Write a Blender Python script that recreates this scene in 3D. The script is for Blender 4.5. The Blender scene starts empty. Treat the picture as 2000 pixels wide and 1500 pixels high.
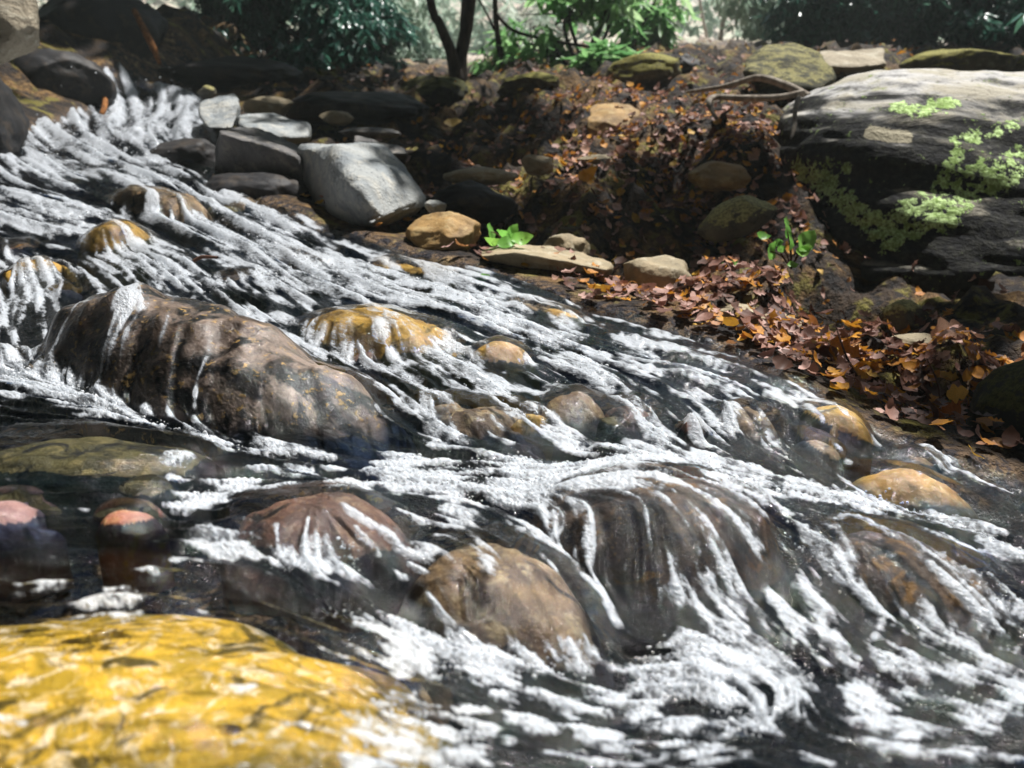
import bpy, bmesh, math, random
import numpy as np
from mathutils import Vector, Matrix, Euler

# ------------------------------------------------------------------ camera, sky, sun, exposure
SC = bpy.context.scene
COL = SC.collection
R = math.radians
F, PITCH = 1500.0, math.atan(420 / 1500.0)          # focal length in photo pixels, downward tilt
cam = bpy.data.cameras.new('camera'); camo = bpy.data.objects.new('camera', cam); COL.objects.link(camo)
camo.location = (0, 0, 0); camo.rotation_euler = (math.pi / 2 - PITCH, 0, 0)
cam.sensor_width = 36; cam.lens = 27; cam.clip_start = 0.02; cam.clip_end = 500
cam.dof.use_dof = True; cam.dof.focus_distance = 1.2; cam.dof.aperture_fstop = 4.8
SC.camera = camo
SUN_DIR = Vector((0.30, 0.22, 0.90)).normalized()    # towards the sun: behind the bank, to the right, high
EL = math.asin(SUN_DIR.z); AZ = math.atan2(SUN_DIR.x, SUN_DIR.y)
w = bpy.data.worlds.new('World'); SC.world = w; w.use_nodes = True
nt = w.node_tree; sky = nt.nodes.new('ShaderNodeTexSky'); sky.sky_type = 'NISHITA'; sky.sun_disc = False
sky.sun_elevation = EL; sky.sun_rotation = AZ; sky.air_density = 1.0; sky.dust_density = 1.0
bg = nt.nodes['Background']; nt.links.new(sky.outputs[0], bg.inputs[0]); bg.inputs[1].default_value = 0.05
sl = bpy.data.lights.new('sun', 'SUN'); sl.energy = 5.0; sl.angle = R(0.5); sl.color = (1.0, 0.975, 0.94)
slo = bpy.data.objects.new('sun', sl); COL.objects.link(slo)
slo.rotation_euler = (-SUN_DIR).to_track_quat('-Z', 'Y').to_euler()
SC.view_settings.view_transform = 'Standard'; SC.view_settings.look = 'None'
SC.view_settings.exposure = 0.92; SC.view_settings.gamma = 1.0
SC.render.engine = 'CYCLES'
cy = SC.cycles; cy.use_denoising = True; cy.max_bounces = 8; cy.transparent_max_bounces = 16
cy.diffuse_bounces = 2; cy.glossy_bounces = 3; cy.caustics_reflective = False; cy.caustics_refractive = False
cy.sample_clamp_indirect = 4; cy.volume_bounces = 0

rng = np.random.default_rng(7); random.seed(7)

# ------------------------------------------------------------------ small maths helpers
def P(px, py, Y):                                    # the world point seen at a photo pixel, Y metres ahead
    a = (px - 1000) / F; b = (750 - py) / F; c, s = math.cos(PITCH), math.sin(PITCH)
    k = Y / (c + b * s)
    return np.array((a * k, Y, (-s + b * c) * k))
def proj(x, y, z):                                   # back to photo pixels
    c, s = math.cos(PITCH), math.sin(PITCH)
    d = y * c - z * s; v = y * s + z * c
    return 1000 + F * x / d, 750 - F * v / d
def sm(a, b, x):
    t = np.clip((x - a) / (b - a), 0, 1); return t * t * (3 - 2 * t)
def hsh(ix, iy, iz, seed):
    with np.errstate(over='ignore'):
        h = ix.astype(np.uint32) * np.uint32(374761393) + iy.astype(np.uint32) * np.uint32(668265263) + iz.astype(np.uint32) * np.uint32(2147483647) + np.uint32(seed * 974711 + 13)
        h = (h ^ (h >> np.uint32(13))) * np.uint32(1274126177); h = (h ^ (h >> np.uint32(16))) * np.uint32(2246822519)
        h = h ^ (h >> np.uint32(15))
    return h.astype(np.float64) / 4294967295.0
def vn(x, y, z=None, seed=0):                        # value noise 0..1
    x = np.asarray(x, float); y = np.asarray(y, float); z = np.zeros_like(x) if z is None else np.asarray(z, float)
    ix, iy, iz = np.floor(x), np.floor(y), np.floor(z); fx, fy, fz = x - ix, y - iy, z - iz
    ix, iy, iz = ix.astype(np.int64), iy.astype(np.int64), iz.astype(np.int64)
    fx, fy, fz = [f * f * f * (f * (f * 6 - 15) + 10) for f in (fx, fy, fz)]
    def L(k):
        a = hsh(ix, iy, iz + k, seed) * (1 - fx) + hsh(ix + 1, iy, iz + k, seed) * fx
        b = hsh(ix, iy + 1, iz + k, seed) * (1 - fx) + hsh(ix + 1, iy + 1, iz + k, seed) * fx
        return a * (1 - fy) + b * fy
    if not iz.any() and not fz.any(): return L(0)
    return L(0) * (1 - fz) + L(1) * fz
def fbm(x, y, z=None, seed=0, oct=4, gain=.5):
    s = 0; a = 1; n = 0
    for o in range(oct):
        s = s + a * vn(x, y, z, seed + o * 17); n += a; a *= gain
        x = x * 2.03 + 7.1; y = y * 2.03 + 3.7; z = None if z is None else z * 2.03 + 1.3
    return s / n

# ------------------------------------------------------------------ object helpers
def mesh_np(name, V, Fc, smooth=True, attrs=None):
    me = bpy.data.meshes.new(name); V = np.asarray(V, np.float32); Fc = np.asarray(Fc, np.int32); k = Fc.shape[1]
    me.vertices.add(len(V)); me.vertices.foreach_set('co', V.ravel())
    me.loops.add(Fc.size); me.loops.foreach_set('vertex_index', Fc.ravel())
    me.polygons.add(len(Fc)); me.polygons.foreach_set('loop_start', np.arange(len(Fc), dtype=np.int32) * k)
    me.update(calc_edges=True); me.validate()
    if smooth: me.polygons.foreach_set('use_smooth', np.ones(len(me.polygons), bool))
    for n, a in (attrs or {}).items():
        at = me.attributes.new(n, 'FLOAT', 'POINT'); at.data.foreach_set('value', np.asarray(a, np.float32).ravel())
    return me
def link(name, me, mats, parent=None, loc=None):
    o = bpy.data.objects.new(name, me); COL.objects.link(o)
    for m in (mats if isinstance(mats, (list, tuple)) else [mats]):
        if m and me is not None and m.name not in [q.name for q in me.materials if q]: me.materials.append(m)
    if parent is not None: o.parent = parent
    if loc is not None: o.location = loc
    return o
def tag(o, label=None, cat=None, group=None, kind=None):
    for k, v in (('label', label), ('category', cat), ('group', group), ('kind', kind)):
        if v: o[k] = v
    return o
def empty(name, loc=(0, 0, 0)):
    o = bpy.data.objects.new(name, None); COL.objects.link(o); o.location = loc; return o
def recentre(V, c): return np.asarray(V) - np.asarray(c)

# ------------------------------------------------------------------ materials
class NT:
    def __init__(s, name):
        s.m = bpy.data.materials.new(name); s.m.use_nodes = True; s.t = s.m.node_tree; s.t.nodes.clear()
        s.out = s.n('ShaderNodeOutputMaterial')
    def n(s, typ, **kw):
        o = s.t.nodes.new(typ)
        for k, v in kw.items(): setattr(o, k, v)
        return o
    def set(s, inp, v):
        if hasattr(v, 'is_linked') or isinstance(v, bpy.types.NodeSocket): s.t.links.new(v, inp)
        else: inp.default_value = (tuple(v) + (1,) if isinstance(v, tuple) and len(v) == 3 and inp.type == 'RGBA' else v)
    def noise(s, vec, scale, detail=4, rough=.55, dist=0):
        o = s.n('ShaderNodeTexNoise'); s.set(o.inputs['Vector'], vec)
        for k, v in (('Scale', scale), ('Detail', detail), ('Roughness', rough), ('Distortion', dist)): o.inputs[k].default_value = v
        return o.outputs['Fac']
    def vor(s, vec, scale, feature='F1', rnd=1.0):
        o = s.n('ShaderNodeTexVoronoi', feature=feature); s.set(o.inputs['Vector'], vec); o.inputs['Scale'].default_value = scale
        o.inputs['Randomness'].default_value = rnd
        return o.outputs['Distance']
    def math(s, op, a, b=0.0, c=None, clamp=False):
        o = s.n('ShaderNodeMath', operation=op, use_clamp=clamp); s.set(o.inputs[0], a); s.set(o.inputs[1], b)
        if c is not None: s.set(o.inputs[2], c)
        return o.outputs[0]
    def step(s, v, a, b, lo=0., hi=1.):
        o = s.n('ShaderNodeMapRange', interpolation_type='SMOOTHSTEP'); s.set(o.inputs[0], v)
        for i, q in enumerate((a, b, lo, hi)): s.set(o.inputs[i + 1], q)
        return o.outputs[0]
    def mix(s, f, a, b):
        o = s.n('ShaderNodeMix', data_type='RGBA'); s.set(o.inputs[0], f); s.set(o.inputs[6], a); s.set(o.inputs[7], b)
        return o.outputs[2]
    def attr(s, name):
        return s.n('ShaderNodeAttribute', attribute_name=name).outputs['Fac']
    def obj(s): return s.n('ShaderNodeTexCoord').outputs['Object']
    def pos(s): return s.n('ShaderNodeNewGeometry').outputs['Position']
    def bump(s, h, strength=.5, dist=.01, normal=None):
        o = s.n('ShaderNodeBump'); s.set(o.inputs['Height'], h); o.inputs['Strength'].default_value = strength; o.inputs['Distance'].default_value = dist
        if normal is not None: s.set(o.inputs['Normal'], normal)
        return o.outputs[0]
    def pbsdf(s, col, rough=.6, normal=None, spec=.4, trans=None):
        o = s.n('ShaderNodeBsdfPrincipled'); s.set(o.inputs['Base Color'], col); s.set(o.inputs['Roughness'], rough)
        s.set(o.inputs['Specular IOR Level'], spec)
        if normal is not None: s.set(o.inputs['Normal'], normal)
        return o.outputs[0]
    def surf(s, sh): s.t.links.new(sh, s.out.inputs[0]); return s.m
    def mixs(s, f, a, b):
        o = s.n('ShaderNodeMixShader'); s.set(o.inputs[0], f); s.t.links.new(a, o.inputs[1]); s.t.links.new(b, o.inputs[2]); return o.outputs[0]

def rock_mat(name, c1, c2, c3, scale=6., rough=.7, spec=.3, speck=(.5, .4, .3), specka=.25, moss=None, mossa=.5, bump=.5, bd=.012, layer=0., c4=None, wav=.6, dark=.56):
    t = NT(name); v = t.obj()
    rnd = t.n('ShaderNodeObjectInfo').outputs['Random']
    off = t.n('ShaderNodeVectorMath', operation='ADD'); t.set(off.inputs[0], v)
    cx = t.n('ShaderNodeCombineXYZ'); r10 = t.math('MULTIPLY', rnd, 17.0)
    for i in range(3): t.set(cx.inputs[i], r10)
    t.set(off.inputs[1], cx.outputs[0]); v = off.outputs[0]
    if layer:
        mp = t.n('ShaderNodeMapping'); t.set(mp.inputs[0], v); mp.inputs['Rotation'].default_value = (.3, .55, 0); mp.inputs['Scale'].default_value = (1, 1, layer); v2 = mp.outputs[0]
    else: v2 = v
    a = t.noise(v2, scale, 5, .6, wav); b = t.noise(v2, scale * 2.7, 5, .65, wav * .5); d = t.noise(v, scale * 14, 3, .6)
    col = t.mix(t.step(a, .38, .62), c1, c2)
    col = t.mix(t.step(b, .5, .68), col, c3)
    if c4 is not None: col = t.mix(t.step(t.noise(v, scale * 1.3, 4, .6, 1.0), dark, dark + .09), col, c4)
    col = t.mix(t.math('MULTIPLY', t.step(d, .58, .68), specka), col, speck)
    if moss is not None:
        nz = t.n('ShaderNodeSeparateXYZ'); t.set(nz.inputs[0], t.n('ShaderNodeNewGeometry').outputs['Normal'])
        f = t.math('ADD', t.math('MULTIPLY', nz.outputs[2], .35), t.noise(v, scale * 2.2, 6, .7))
        col = t.mix(t.step(f, 1.0 - mossa * .6, 1.08 - mossa * .6), col, t.mix(t.step(d, .4, .6), moss, tuple(q * .45 for q in moss)))
    h = t.math('ADD', t.math('MULTIPLY', b, .7), t.math('MULTIPLY', d, .25))
    return t.surf(t.pbsdf(col, rough, t.bump(h, bump, bd), spec))

M = {}
# dry or damp bank stones
M['grey'] = rock_mat('grey_stone', (.34, .35, .34), (.22, .24, .25), (.42, .41, .37), 7, .75, .2, (.08, .09, .1), .6, bump=1., bd=.02)
M['slate'] = rock_mat('slate_stone', (.14, .13, .125), (.085, .085, .085), (.22, .20, .17), 8, .7, .25, (.05, .05, .05), .5, bump=1., bd=.02)
M['tan'] = rock_mat('tan_stone', (.34, .27, .17), (.24, .20, .13), (.40, .35, .25), 9, .75, .2, (.1, .08, .05), .5)
M['ochre'] = rock_mat('ochre_stone', (.36, .22, .08), (.22, .14, .06), (.42, .30, .14), 9, .7, .25, (.08, .05, .02), .5)
M['darkrock'] = rock_mat('dark_stone', (.028, .026, .026), (.02, .02, .022), (.05, .04, .032), 5, .6, .2, (.08, .06, .04), .3)  # near black: wet stone, with the shade around it put into the colour
M['mossy'] = rock_mat('mossy_stone', (.10, .09, .06), (.07, .065, .05), (.18, .17, .11), 8, .8, .15, (.03, .03, .02), .5, moss=(.26, .24, .06), mossa=.75)
M['mossdark'] = rock_mat('dark_mossy_stone', (.02, .022, .02), (.03, .03, .022), (.05, .05, .03), 9, .8, .15, (.09, .09, .03), .5, moss=(.07, .07, .018), mossa=.6)
M['lichen'] = rock_mat('lichen_stone', (.10, .09, .07), (.16, .14, .10), (.06, .055, .05), 8, .8, .15, (.03, .03, .02), .4, moss=(.42, .38, .16), mossa=.62)
M['layered'] = rock_mat('layered_stone', (.09, .085, .05), (.04, .04, .03), (.20, .18, .10), 9, .8, .15, (.03, .03, .02), .5, moss=(.34, .31, .13), mossa=.4, layer=7., bump=.9, bd=.03)
M['palerock'] = rock_mat('pale_weathered_stone', (.36, .31, .23), (.26, .22, .16), (.46, .42, .33), 4, .8, .15, (.1, .08, .05), .6, bump=.9, bd=.03, layer=2.5)
# wet stones under the running water
M['amber'] = rock_mat('amber_wet_stone', (.72, .42, .04), (.40, .25, .02), (.86, .68, .44), 17, .6, .2, (.35, .22, .03), .5, c4=(.09, .06, .008), wav=2.6)  # pale wavy net in the colour imitates caustics, over the stone's own mottling
M['brown'] = rock_mat('brown_wet_stone', (.13, .088, .066), (.26, .19, .155), (.035, .027, .024), 7, .6, .2, (.55, .36, .14), .55, c4=(.020, .018, .017))
M['bigbrown'] = rock_mat('brown_speckled_wet_stone', (.12, .08, .06), (.33, .25, .21), (.04, .03, .025), 5.5, .5, .3, (.60, .38, .13), .7, c4=(.010, .010, .012), wav=1.2, dark=.47, bump=.8)
M['redbrown'] = rock_mat('red_brown_wet_stone', (.17, .085, .06), (.10, .06, .05), (.24, .16, .11), 14, .6, .2, (.5, .3, .15), .3, c4=(.02, .016, .016))
M['mottled'] = rock_mat('mottled_wet_stone', (.20, .13, .07), (.10, .07, .05), (.32, .25, .15), 15, .6, .2, (.5, .35, .15), .3, c4=(.02, .017, .02))
M['wetdark'] = rock_mat('dark_wet_stone', (.035, .028, .026), (.07, .045, .03), (.015, .015, .02), 16, .6, .2, (.3, .17, .06), .25, c4=(.17, .09, .03))
M['gold'] = rock_mat('golden_wet_stone', (.46, .27, .05), (.32, .18, .04), (.52, .36, .14), 14, .6, .2, (.12, .08, .02), .5, c4=(.14, .09, .02))
M['pink'] = rock_mat('pink_wet_stone', (.36, .20, .18), (.25, .14, .14), (.44, .30, .27), 20, .6, .2, (.1, .06, .06), .3, c4=(.07, .04, .04))
M['rust'] = rock_mat('rust_wet_stone', (.42, .15, .07), (.34, .17, .15), (.46, .27, .12), 18, .6, .2, (.1, .05, .04), .3, c4=(.5, .27, .04))
M['olive'] = rock_mat('olive_wet_stone', (.10, .085, .035), (.05, .045, .025), (.20, .16, .07), 16, .6, .2, (.03, .03, .02), .4, c4=(.015, .015, .015))

# ------------------------------------------------------------------ the lie of the land: one surface through surveyed points
WPTS = [(0,1500,.35),(500,1500,.345),(1000,1500,.385),(1500,1500,.395),(2000,1500,.40),(-300,1350,.40),
 (0,1215,.50),(450,1225,.50),(800,1350,.45),(1200,1400,.50),(1900,1420,.50),(2400,1400,.53),
 (250,1100,.56),(0,1080,.57),(600,1130,.57),(880,1290,.52),(1150,1310,.545),(1600,1310,.55),(2000,1330,.56),
 (0,940,.73),(300,935,.74),(-300,900,.80),(420,1000,.68),(700,960,.76),(1000,955,.80),(1300,925,.83),(1600,965,.83),(2000,1060,.77),(2400,1130,.76),
 (700,905,.86),(1000,888,.88),(1300,890,.90),(1500,915,.91),(1750,985,.90),(2100,1040,.88),
 (0,770,1.02),(200,790,.98),(450,860,.90),(-300,740,1.1),(0,640,1.38),(-300,580,1.6),
 (500,570,1.62),(600,640,1.42),(750,740,1.14),(950,720,1.2),(1000,790,1.05),(1150,870,.92),(1330,870,.95),(1560,900,.98),
 (0,540,1.7),(0,440,2.1),(300,520,1.75),(450,480,1.95),(700,540,1.75),(850,600,1.5),(1000,620,1.5),(1200,680,1.35),(1380,730,1.24),(1560,790,1.16),(1750,870,1.12),(1950,930,1.08),
 (150,400,2.3),(400,420,2.25),(550,460,2.1),(0,350,2.6),(180,340,2.65),(380,340,2.75),(60,262,3.35),(250,300,3.15),(240,245,3.75),(370,250,3.6),(130,240,3.75),(330,180,4.6),(240,215,4.3),(400,205,4.3)]
EDGE = [(420,150,5.4),(415,205,4.4),(440,300,3.3),(470,370,2.75),(640,440,2.35),(830,492,2.12),(1000,530,1.95),(1160,590,1.75),(1400,655,1.53),(1560,735,1.33),(1750,842,1.2),(1900,880,1.14),(2000,905,1.12),(2300,980,1.1),(2900,1120,1.05)]
BPTS = [(1000,480,2.2),(1100,400,2.6),(1100,300,3.2),(1100,220,4.0),(1100,145,5.0),(900,430,2.45),(900,360,2.85),(900,280,3.5),(850,200,4.4),(700,250,3.6),(600,190,4.5),(700,170,5.0),(520,230,4.1),(760,330,2.95),
 (1250,480,2.1),(1400,560,1.85),(1330,420,2.4),(1330,330,2.85),(1300,250,3.5),(1450,300,2.75),(1480,230,3.4),(1400,185,4.1),(1350,130,5.0),(1500,160,4.4),(1250,130,5.1),(1450,450,2.2),
 (1600,640,1.72),(1750,690,1.6),(1900,740,1.5),(2000,780,1.42),(1700,610,1.95),(1900,610,2.0),(1600,570,2.15),(1800,560,2.3),(2100,640,1.9),(2400,700,1.9),(1550,420,2.5),(1700,480,2.6),
 (1750,160,4.3),(2000,150,4.2),(2400,250,3.6),(1650,120,5.2),(2000,120,5.4)]
FARB = [(0,8,1.05),(-3,7,1.0),(3,7.5,1.05),(-7,6,1.4),(7,6,1.0),(0,14,1.7),(-10,14,2.6),(10,14,1.8),(2,25,4.0),(-25,25,6),(25,25,5),(-8,30,5.5),(14,30,4.0),(4,45,9.),(-45,45,12),(45,45,11),(6,70,16),(-70,70,20),(70,70,18),
 (-4,3,.9),(-4.5,1,.5),(-4,-1,.3),(-10,0,2.0),(3.2,1,-.1),(3.5,0,-.2),(4,3,.1),(10,0,.7),(0,-3,-.55),(3,-3,-.5),(-5,-5,.3),(10,-8,.2),(0,-15,-1),(-30,-10,4),(30,-10,3),(0,-60,-1),(60,-20,5),(-60,-20,7),(2.3,-.5,-.5),(0,-1,-.42),(-2.4,1.5,.0),(-2.6,2.8,.35),(-2.9,4.4,.8),(-2.2,5.6,1.0)]
ctl = np.array([P(*p) for p in WPTS + EDGE + BPTS] + [np.array(q, float) for q in FARB])
def warp(x, y): return np.arcsinh(x / .8), np.arcsinh(y / .8)
cu, cv = warp(ctl[:, 0], ctl[:, 1])
def ker(r2): return np.sqrt(r2 + .0025)
A_ = ker((cu[:, None] - cu) ** 2 + (cv[:, None] - cv) ** 2); n_ = len(cu)
zs = ctl[:, 2] / (1 + .25 * np.hypot(ctl[:, 0], ctl[:, 1]))     # heights scaled so far hills do not dominate
KA = np.zeros((n_ + 1, n_ + 1)); KA[:n_, :n_] = A_ - np.eye(n_) * .012; KA[n_, :n_] = 1; KA[:n_, n_] = 1
sol = np.linalg.solve(KA, np.append(zs, 0))
def H(x, y):
    x = np.asarray(x, float); y = np.asarray(y, float); u, v = warp(x, y); r = np.full(u.shape, sol[n_])
    for i in range(n_): r = r + sol[i] * ker((u - cu[i]) ** 2 + (v - cv[i]) ** 2)
    return r * (1 + .25 * np.hypot(x, y))
edge_xy = np.array([P(*p)[:2] for p in EDGE])
left_xy = np.array([(-2.3, -3), (-2.2, .5), (-2.0, 2.2), (-2.0, 3.0), (-2.1, 3.4), (-2.14, 3.9), (-2.2, 4.3), (-2.3, 4.8), (-2.4, 5.4)])
spoly = np.vstack([edge_xy, [(3.0, -3)], left_xy])
def sdist(x, y):                                     # signed distance to the stream's edge: negative in the water
    x = np.asarray(x, float); y = np.asarray(y, float); d = np.full(x.shape, 1e9); ins = np.zeros(x.shape, bool); n = len(spoly)
    for i in range(n):
        a, b = spoly[i], spoly[(i + 1) % n]; ab = b - a
        t = np.clip(((x - a[0]) * ab[0] + (y - a[1]) * ab[1]) / (ab @ ab), 0, 1)
        d = np.minimum(d, np.hypot(x - a[0] - t * ab[0], y - a[1] - t * ab[1]))
        if a[1] != b[1]: ins ^= ((a[1] > y) != (b[1] > y)) & (x < (b[0] - a[0]) * (y - a[1]) / (b[1] - a[1]) + a[0])
    return np.where(ins, -d, d)
PITS = [(*P(px, py, Y)[:2], r, d) for px, py, Y, r, d in ((920,400,2.75,.22,.22),(1300,430,2.4,.2,.18),(1500,480,2.35,.25,.2),(760,250,3.9,.4,.2),(1080,280,3.4,.15,.08),(1300,300,3.0,.12,.1),(960,300,3.3,.15,.08),(1440,330,2.75,.12,.08))]
def ground_z(x, y, sd=None, fine=True):
    sd = sdist(x, y) if sd is None else sd
    dist = np.hypot(x, y)
    z = H(x, y) - .085 * sm(0, .12, -sd) * (.75 + .5 * fbm(x * 9, y * 9, seed=5, oct=3))
    k = sm(.0, .35, sd) * (1 - .0 * sm(6, 12, dist))
    rid = 1 - np.abs(2 * fbm(x * 2.6, y * 2.6, seed=21, oct=4) - 1)
    z = z + k * ((rid - .8) * .25 + (fbm(x * 9, y * 9, seed=31, oct=4) - .5) * .17)
    for px_, py_, r_, d_ in PITS: z = z - d_ * np.exp(-((x - px_) ** 2 + (y - py_) ** 2) / (2 * r_ * r_)) * sm(.0, .12, sd)
    return z + np.where(dist > 12, (fbm(x * .2, y * .2, seed=3, oct=3) - .5) * .12 * dist, 0) * sm(12, 20, dist)

# stones lying under or breaking the water: (label, name, material, crest end A, crest end B, half width, height)
DOMES = [
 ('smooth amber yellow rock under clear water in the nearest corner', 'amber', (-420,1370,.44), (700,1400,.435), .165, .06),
 ('big rounded brown rock with a thin film of water running over it', 'bigbrown', (180,512,1.27), (715,782,.985), .175, .22),
 ('reddish brown low rock just below the foam at the front', 'redbrown', (500,1000,.70), (760,1010,.70), .08, .06),
 ('mottled tan and brown rock hump between two dark chutes at the front', 'mottled', (860,1050,.69), (1090,1215,.585), .095, .085),
 ('wide dark rust streaked rock behind the glassy front chute', 'wetdark', (1090,972,.775), (1490,985,.77), .13, .10),
 ('dark purple brown rock beneath the white streaks on the right front chute', 'wetdark', (1620,1060,.75), (1950,1170,.69), .10, .085),
 ('pinkish brown rock under the small waterfall in midstream', 'mottled', (1060,738,1.1), (1180,770,1.04), .08, .13),
 ('ochre yellow rock breaking the water in midstream', 'gold', (640,588,1.47), (850,632,1.32), .11, .10),
 ('smaller golden rock just downstream of the ochre midstream rock', 'gold', (935,645,1.31), (1020,672,1.26), .06, .06),
 ('brown rock beneath the streaked sheet beside the big rounded rock', 'mottled', (850,745,1.08), (1040,835,.96), .055, .07),
 ('orange brown rock under the broken falls right of midstream', 'mottled', (1395,762,1.12), (1520,788,1.08), .08, .10),
 ('pale yellow flat rock at the water edge below the leaf litter', 'gold', (1580,778,1.18), (1690,812,1.13), .065, .05),
 ('yellow olive rock under the thin water near the right edge', 'gold', (1680,895,1.0), (1910,945,.96), .075, .09),
 ('yellow brown rock standing out of the rapids on the left', 'gold', (165,437,2.0), (285,437,2.02), .13, .14),
 ('small orange rock beside the yellow brown rapids rock', 'gold', (45,508,1.75), (95,508,1.78), .06, .07),
 ('orange brown rock in the upper rapids with water parting over it', 'mottled', (245,356,2.45), (375,382,2.28), .10, .12),
 ('dusky pink stone under dark water at the left edge', 'pink', (-60,1010,.66), (75,1022,.66), .042, .024),
 ('rust and plum coloured stone under dark water left of the front foam', 'rust', (232,1020,.65), (278,1024,.65), .024, .022),
 ('olive flat rock under the smooth pool on the left', 'olive', (30,850,.86), (340,890,.82), .09, .035),
 ('small round olive stone at the foot of the smooth pool', 'olive', (275,950,.72), (310,945,.72), .022, .03),
 ('tiny russet stone wet and upright between the broken falls', 'rust', (1350,825,1.0), (1356,822,1.01), .022, .06),
 ('brown rock in the white water just above the ochre rock', 'mottled', (560,490,2.0), (640,510,1.9), .05, .04),
 ('dark purple stones below the rapids at the left edge', 'wetdark', (10,480,1.95), (60,470,2.0), .06, .06),
 ('greyish brown rock in the rapids under the dark bank slabs', 'mottled', (440,350,2.75), (500,400,2.5), .07, .05),
 ('golden brown rock at the water edge below the long flat stone', 'gold', (760,512,1.98), (860,535,1.88), .05, .03),
 ('golden rock half hidden by white water near the leaf bank', 'gold', (1060,600,1.63), (1120,615,1.58), .045, .03),
]
for i in range(30):                                  # smaller cobbles over which the rapids break
    px_ = random.uniform(-150, 1900); f_ = random.random(); Y_ = 1.0 + 2.0 * f_ ** 1.4
    x_ = (px_ - 1000) / F * Y_
    m_ = random.choice(['mottled', 'gold', 'wetdark', 'mottled', 'redbrown', 'olive'])
    DOMES.append(('', m_, (x_, Y_), None, random.uniform(.03, .065), random.uniform(.03, .06)))

RISE = {0: -.012, 2: .010, 3: .014, 4: .020, 5: .012, 16: .001, 17: .003, 18: -.004, 19: -.002}      # how far these swell above the level of the stream
class Dome:
    def __init__(s, label, mat, A, B, w, h, seed, off=0., rise=None):
        s.label, s.mat, s.h, s.seed = label, mat, h, seed; s.soft = off > .0045
        if B is None:                                # given as a place in the stream instead
            zz = float(H(np.array([A[0]]), np.array([A[1]]))[0]) - .002; an = -.6 + 1.2 * ((seed * 37) % 100) / 100; l_ = w * .7
            a = np.array((A[0] - l_ * math.cos(an), A[1] - l_ * math.sin(an), zz)); b = np.array((A[0] + l_ * math.cos(an), A[1] + l_ * math.sin(an), zz - .01))
        else: a, b = P(*A), P(*B)
        s.c = (a + b) / 2 - (0, 0, off); ax = (b - a)[:2]; L = np.linalg.norm(ax); s.ax = ax / L; s.L = L / 2 / .72 if L > .05 else L / 2 + w * .8
        if rise is not None: s.c[2] = float(H(s.c[:1], s.c[1:2])[0]) + rise
        s.w = w; s.sl = (b - a)[2] / L; s.slc = np.clip(s.sl, -.45, .45)
    def loc(s, x, y):
        dx, dy = x - s.c[0], y - s.c[1]; return (dx * s.ax[0] + dy * s.ax[1]), (-dx * s.ax[1] + dy * s.ax[0])
    def top(s, x, y):
        x, y = np.asarray(x, float), np.asarray(y, float)
        if x.size > 20000:                           # large grids: only the part near this stone
            z = np.full(x.shape, -9.); rho = np.full(x.shape, 9.); k = 1.7 * max(s.L, s.w); m = (np.abs(x - s.c[0]) < k) & (np.abs(y - s.c[1]) < k)
            if m.any(): z[m], rho[m] = s.top_(x[m], y[m])
            return z, rho
        return s.top_(x, y)
    def top_(s, x, y):
        t, q = s.loc(x, y)
        m = max(s.w, .05)
        wob = (fbm(x / m * 1.1 + s.seed, y / m * 1.1, seed=s.seed, oct=3) - .5)
        rho = np.sqrt((t / s.L) ** 2 + (q / s.w) ** 2) * (1 + (.4 if s.w > .07 else .85) * wob)
        ins = rho < 1
        rc = np.clip(rho, 0, 1); prof = .75 * rc ** 2.4 + .25 * rc ** 8 if s.soft else 1 - np.clip(1 - rc ** 2.3, 0, 1) ** .5
        z = s.c[2] + s.slc * t - s.h * prof + (fbm(x / m * 2.3, y / m * 2.3, seed=s.seed + 5, oct=4) - .5) * s.h * .22
        return np.where(ins, z, -9), rho
OFF = {0: .013, 2: .022, 3: .026, 4: .03, 5: .03, 6: .016, 7: .002, 8: .010, 9: .02, 10: .02, 11: .004, 12: .006, 16: .022, 17: .018, 18: .010, 19: .006, 21: .01, 23: .01}   # how deep below the surface they lie
domes = [Dome(l, m, A, B, w_, h_, 40 + i, OFF.get(i, 0.), RISE.get(i)) for i, (l, m, A, B, w_, h_) in enumerate(DOMES) if B is not None or sdist(np.array([A[0]]), np.array([A[1]]))[0] < -.06]

# ------------------------------------------------------------------ ground: one sheet, finer near the stream
def sgrid(lo, hi, n, k):
    t = np.linspace(np.arcsinh(lo / k), np.arcsinh(hi / k), n); return np.sinh(t) * k
gx = sgrid(-90, 90, 620, 2.2); gy = np.concatenate([sgrid(-60, .1, 90, 1.5), sgrid(.12, 95, 640, 2.4)])
GX, GY = np.meshgrid(gx, gy); gsd = sdist(GX, GY); GZ = ground_z(GX, GY, gsd)
def gridfaces(nr, nc):
    i = np.arange(nr * nc).reshape(nr, nc); return np.stack([i[:-1, :-1], i[:-1, 1:], i[1:, 1:], i[1:, :-1]], -1).reshape(-1, 4)
t = NT('forest_soil'); v = t.pos()
a = t.noise(v, 3.5, 6, .65, .5); b = t.noise(v, 14, 5, .7); d = t.noise(v, 60, 3, .6); sdA = t.attr('bank')
soil = t.mix(t.step(b, .4, .62), (.010, .008, .008), (.045, .028, .016))
soil = t.mix(t.step(a, .50, .62), soil, t.mix(t.step(d, .4, .6), (.20, .12, .045), (.10, .055, .022)))
soil = t.mix(t.math('MULTIPLY', t.step(t.noise(v, 7, 5, .7), .54, .64), .8), soil, (.17, .15, .03))
b2 = t.noise(v, 22, 5, .65, 1.5); bed = t.mix(t.step(b2, .44, .58), (.016, .016, .022), (.13, .085, .05)); bed = t.mix(t.step(b, .55, .66), bed, (.26, .18, .09)); bed = t.mix(t.step(d, .58, .7), bed, (.03, .025, .03))
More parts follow.
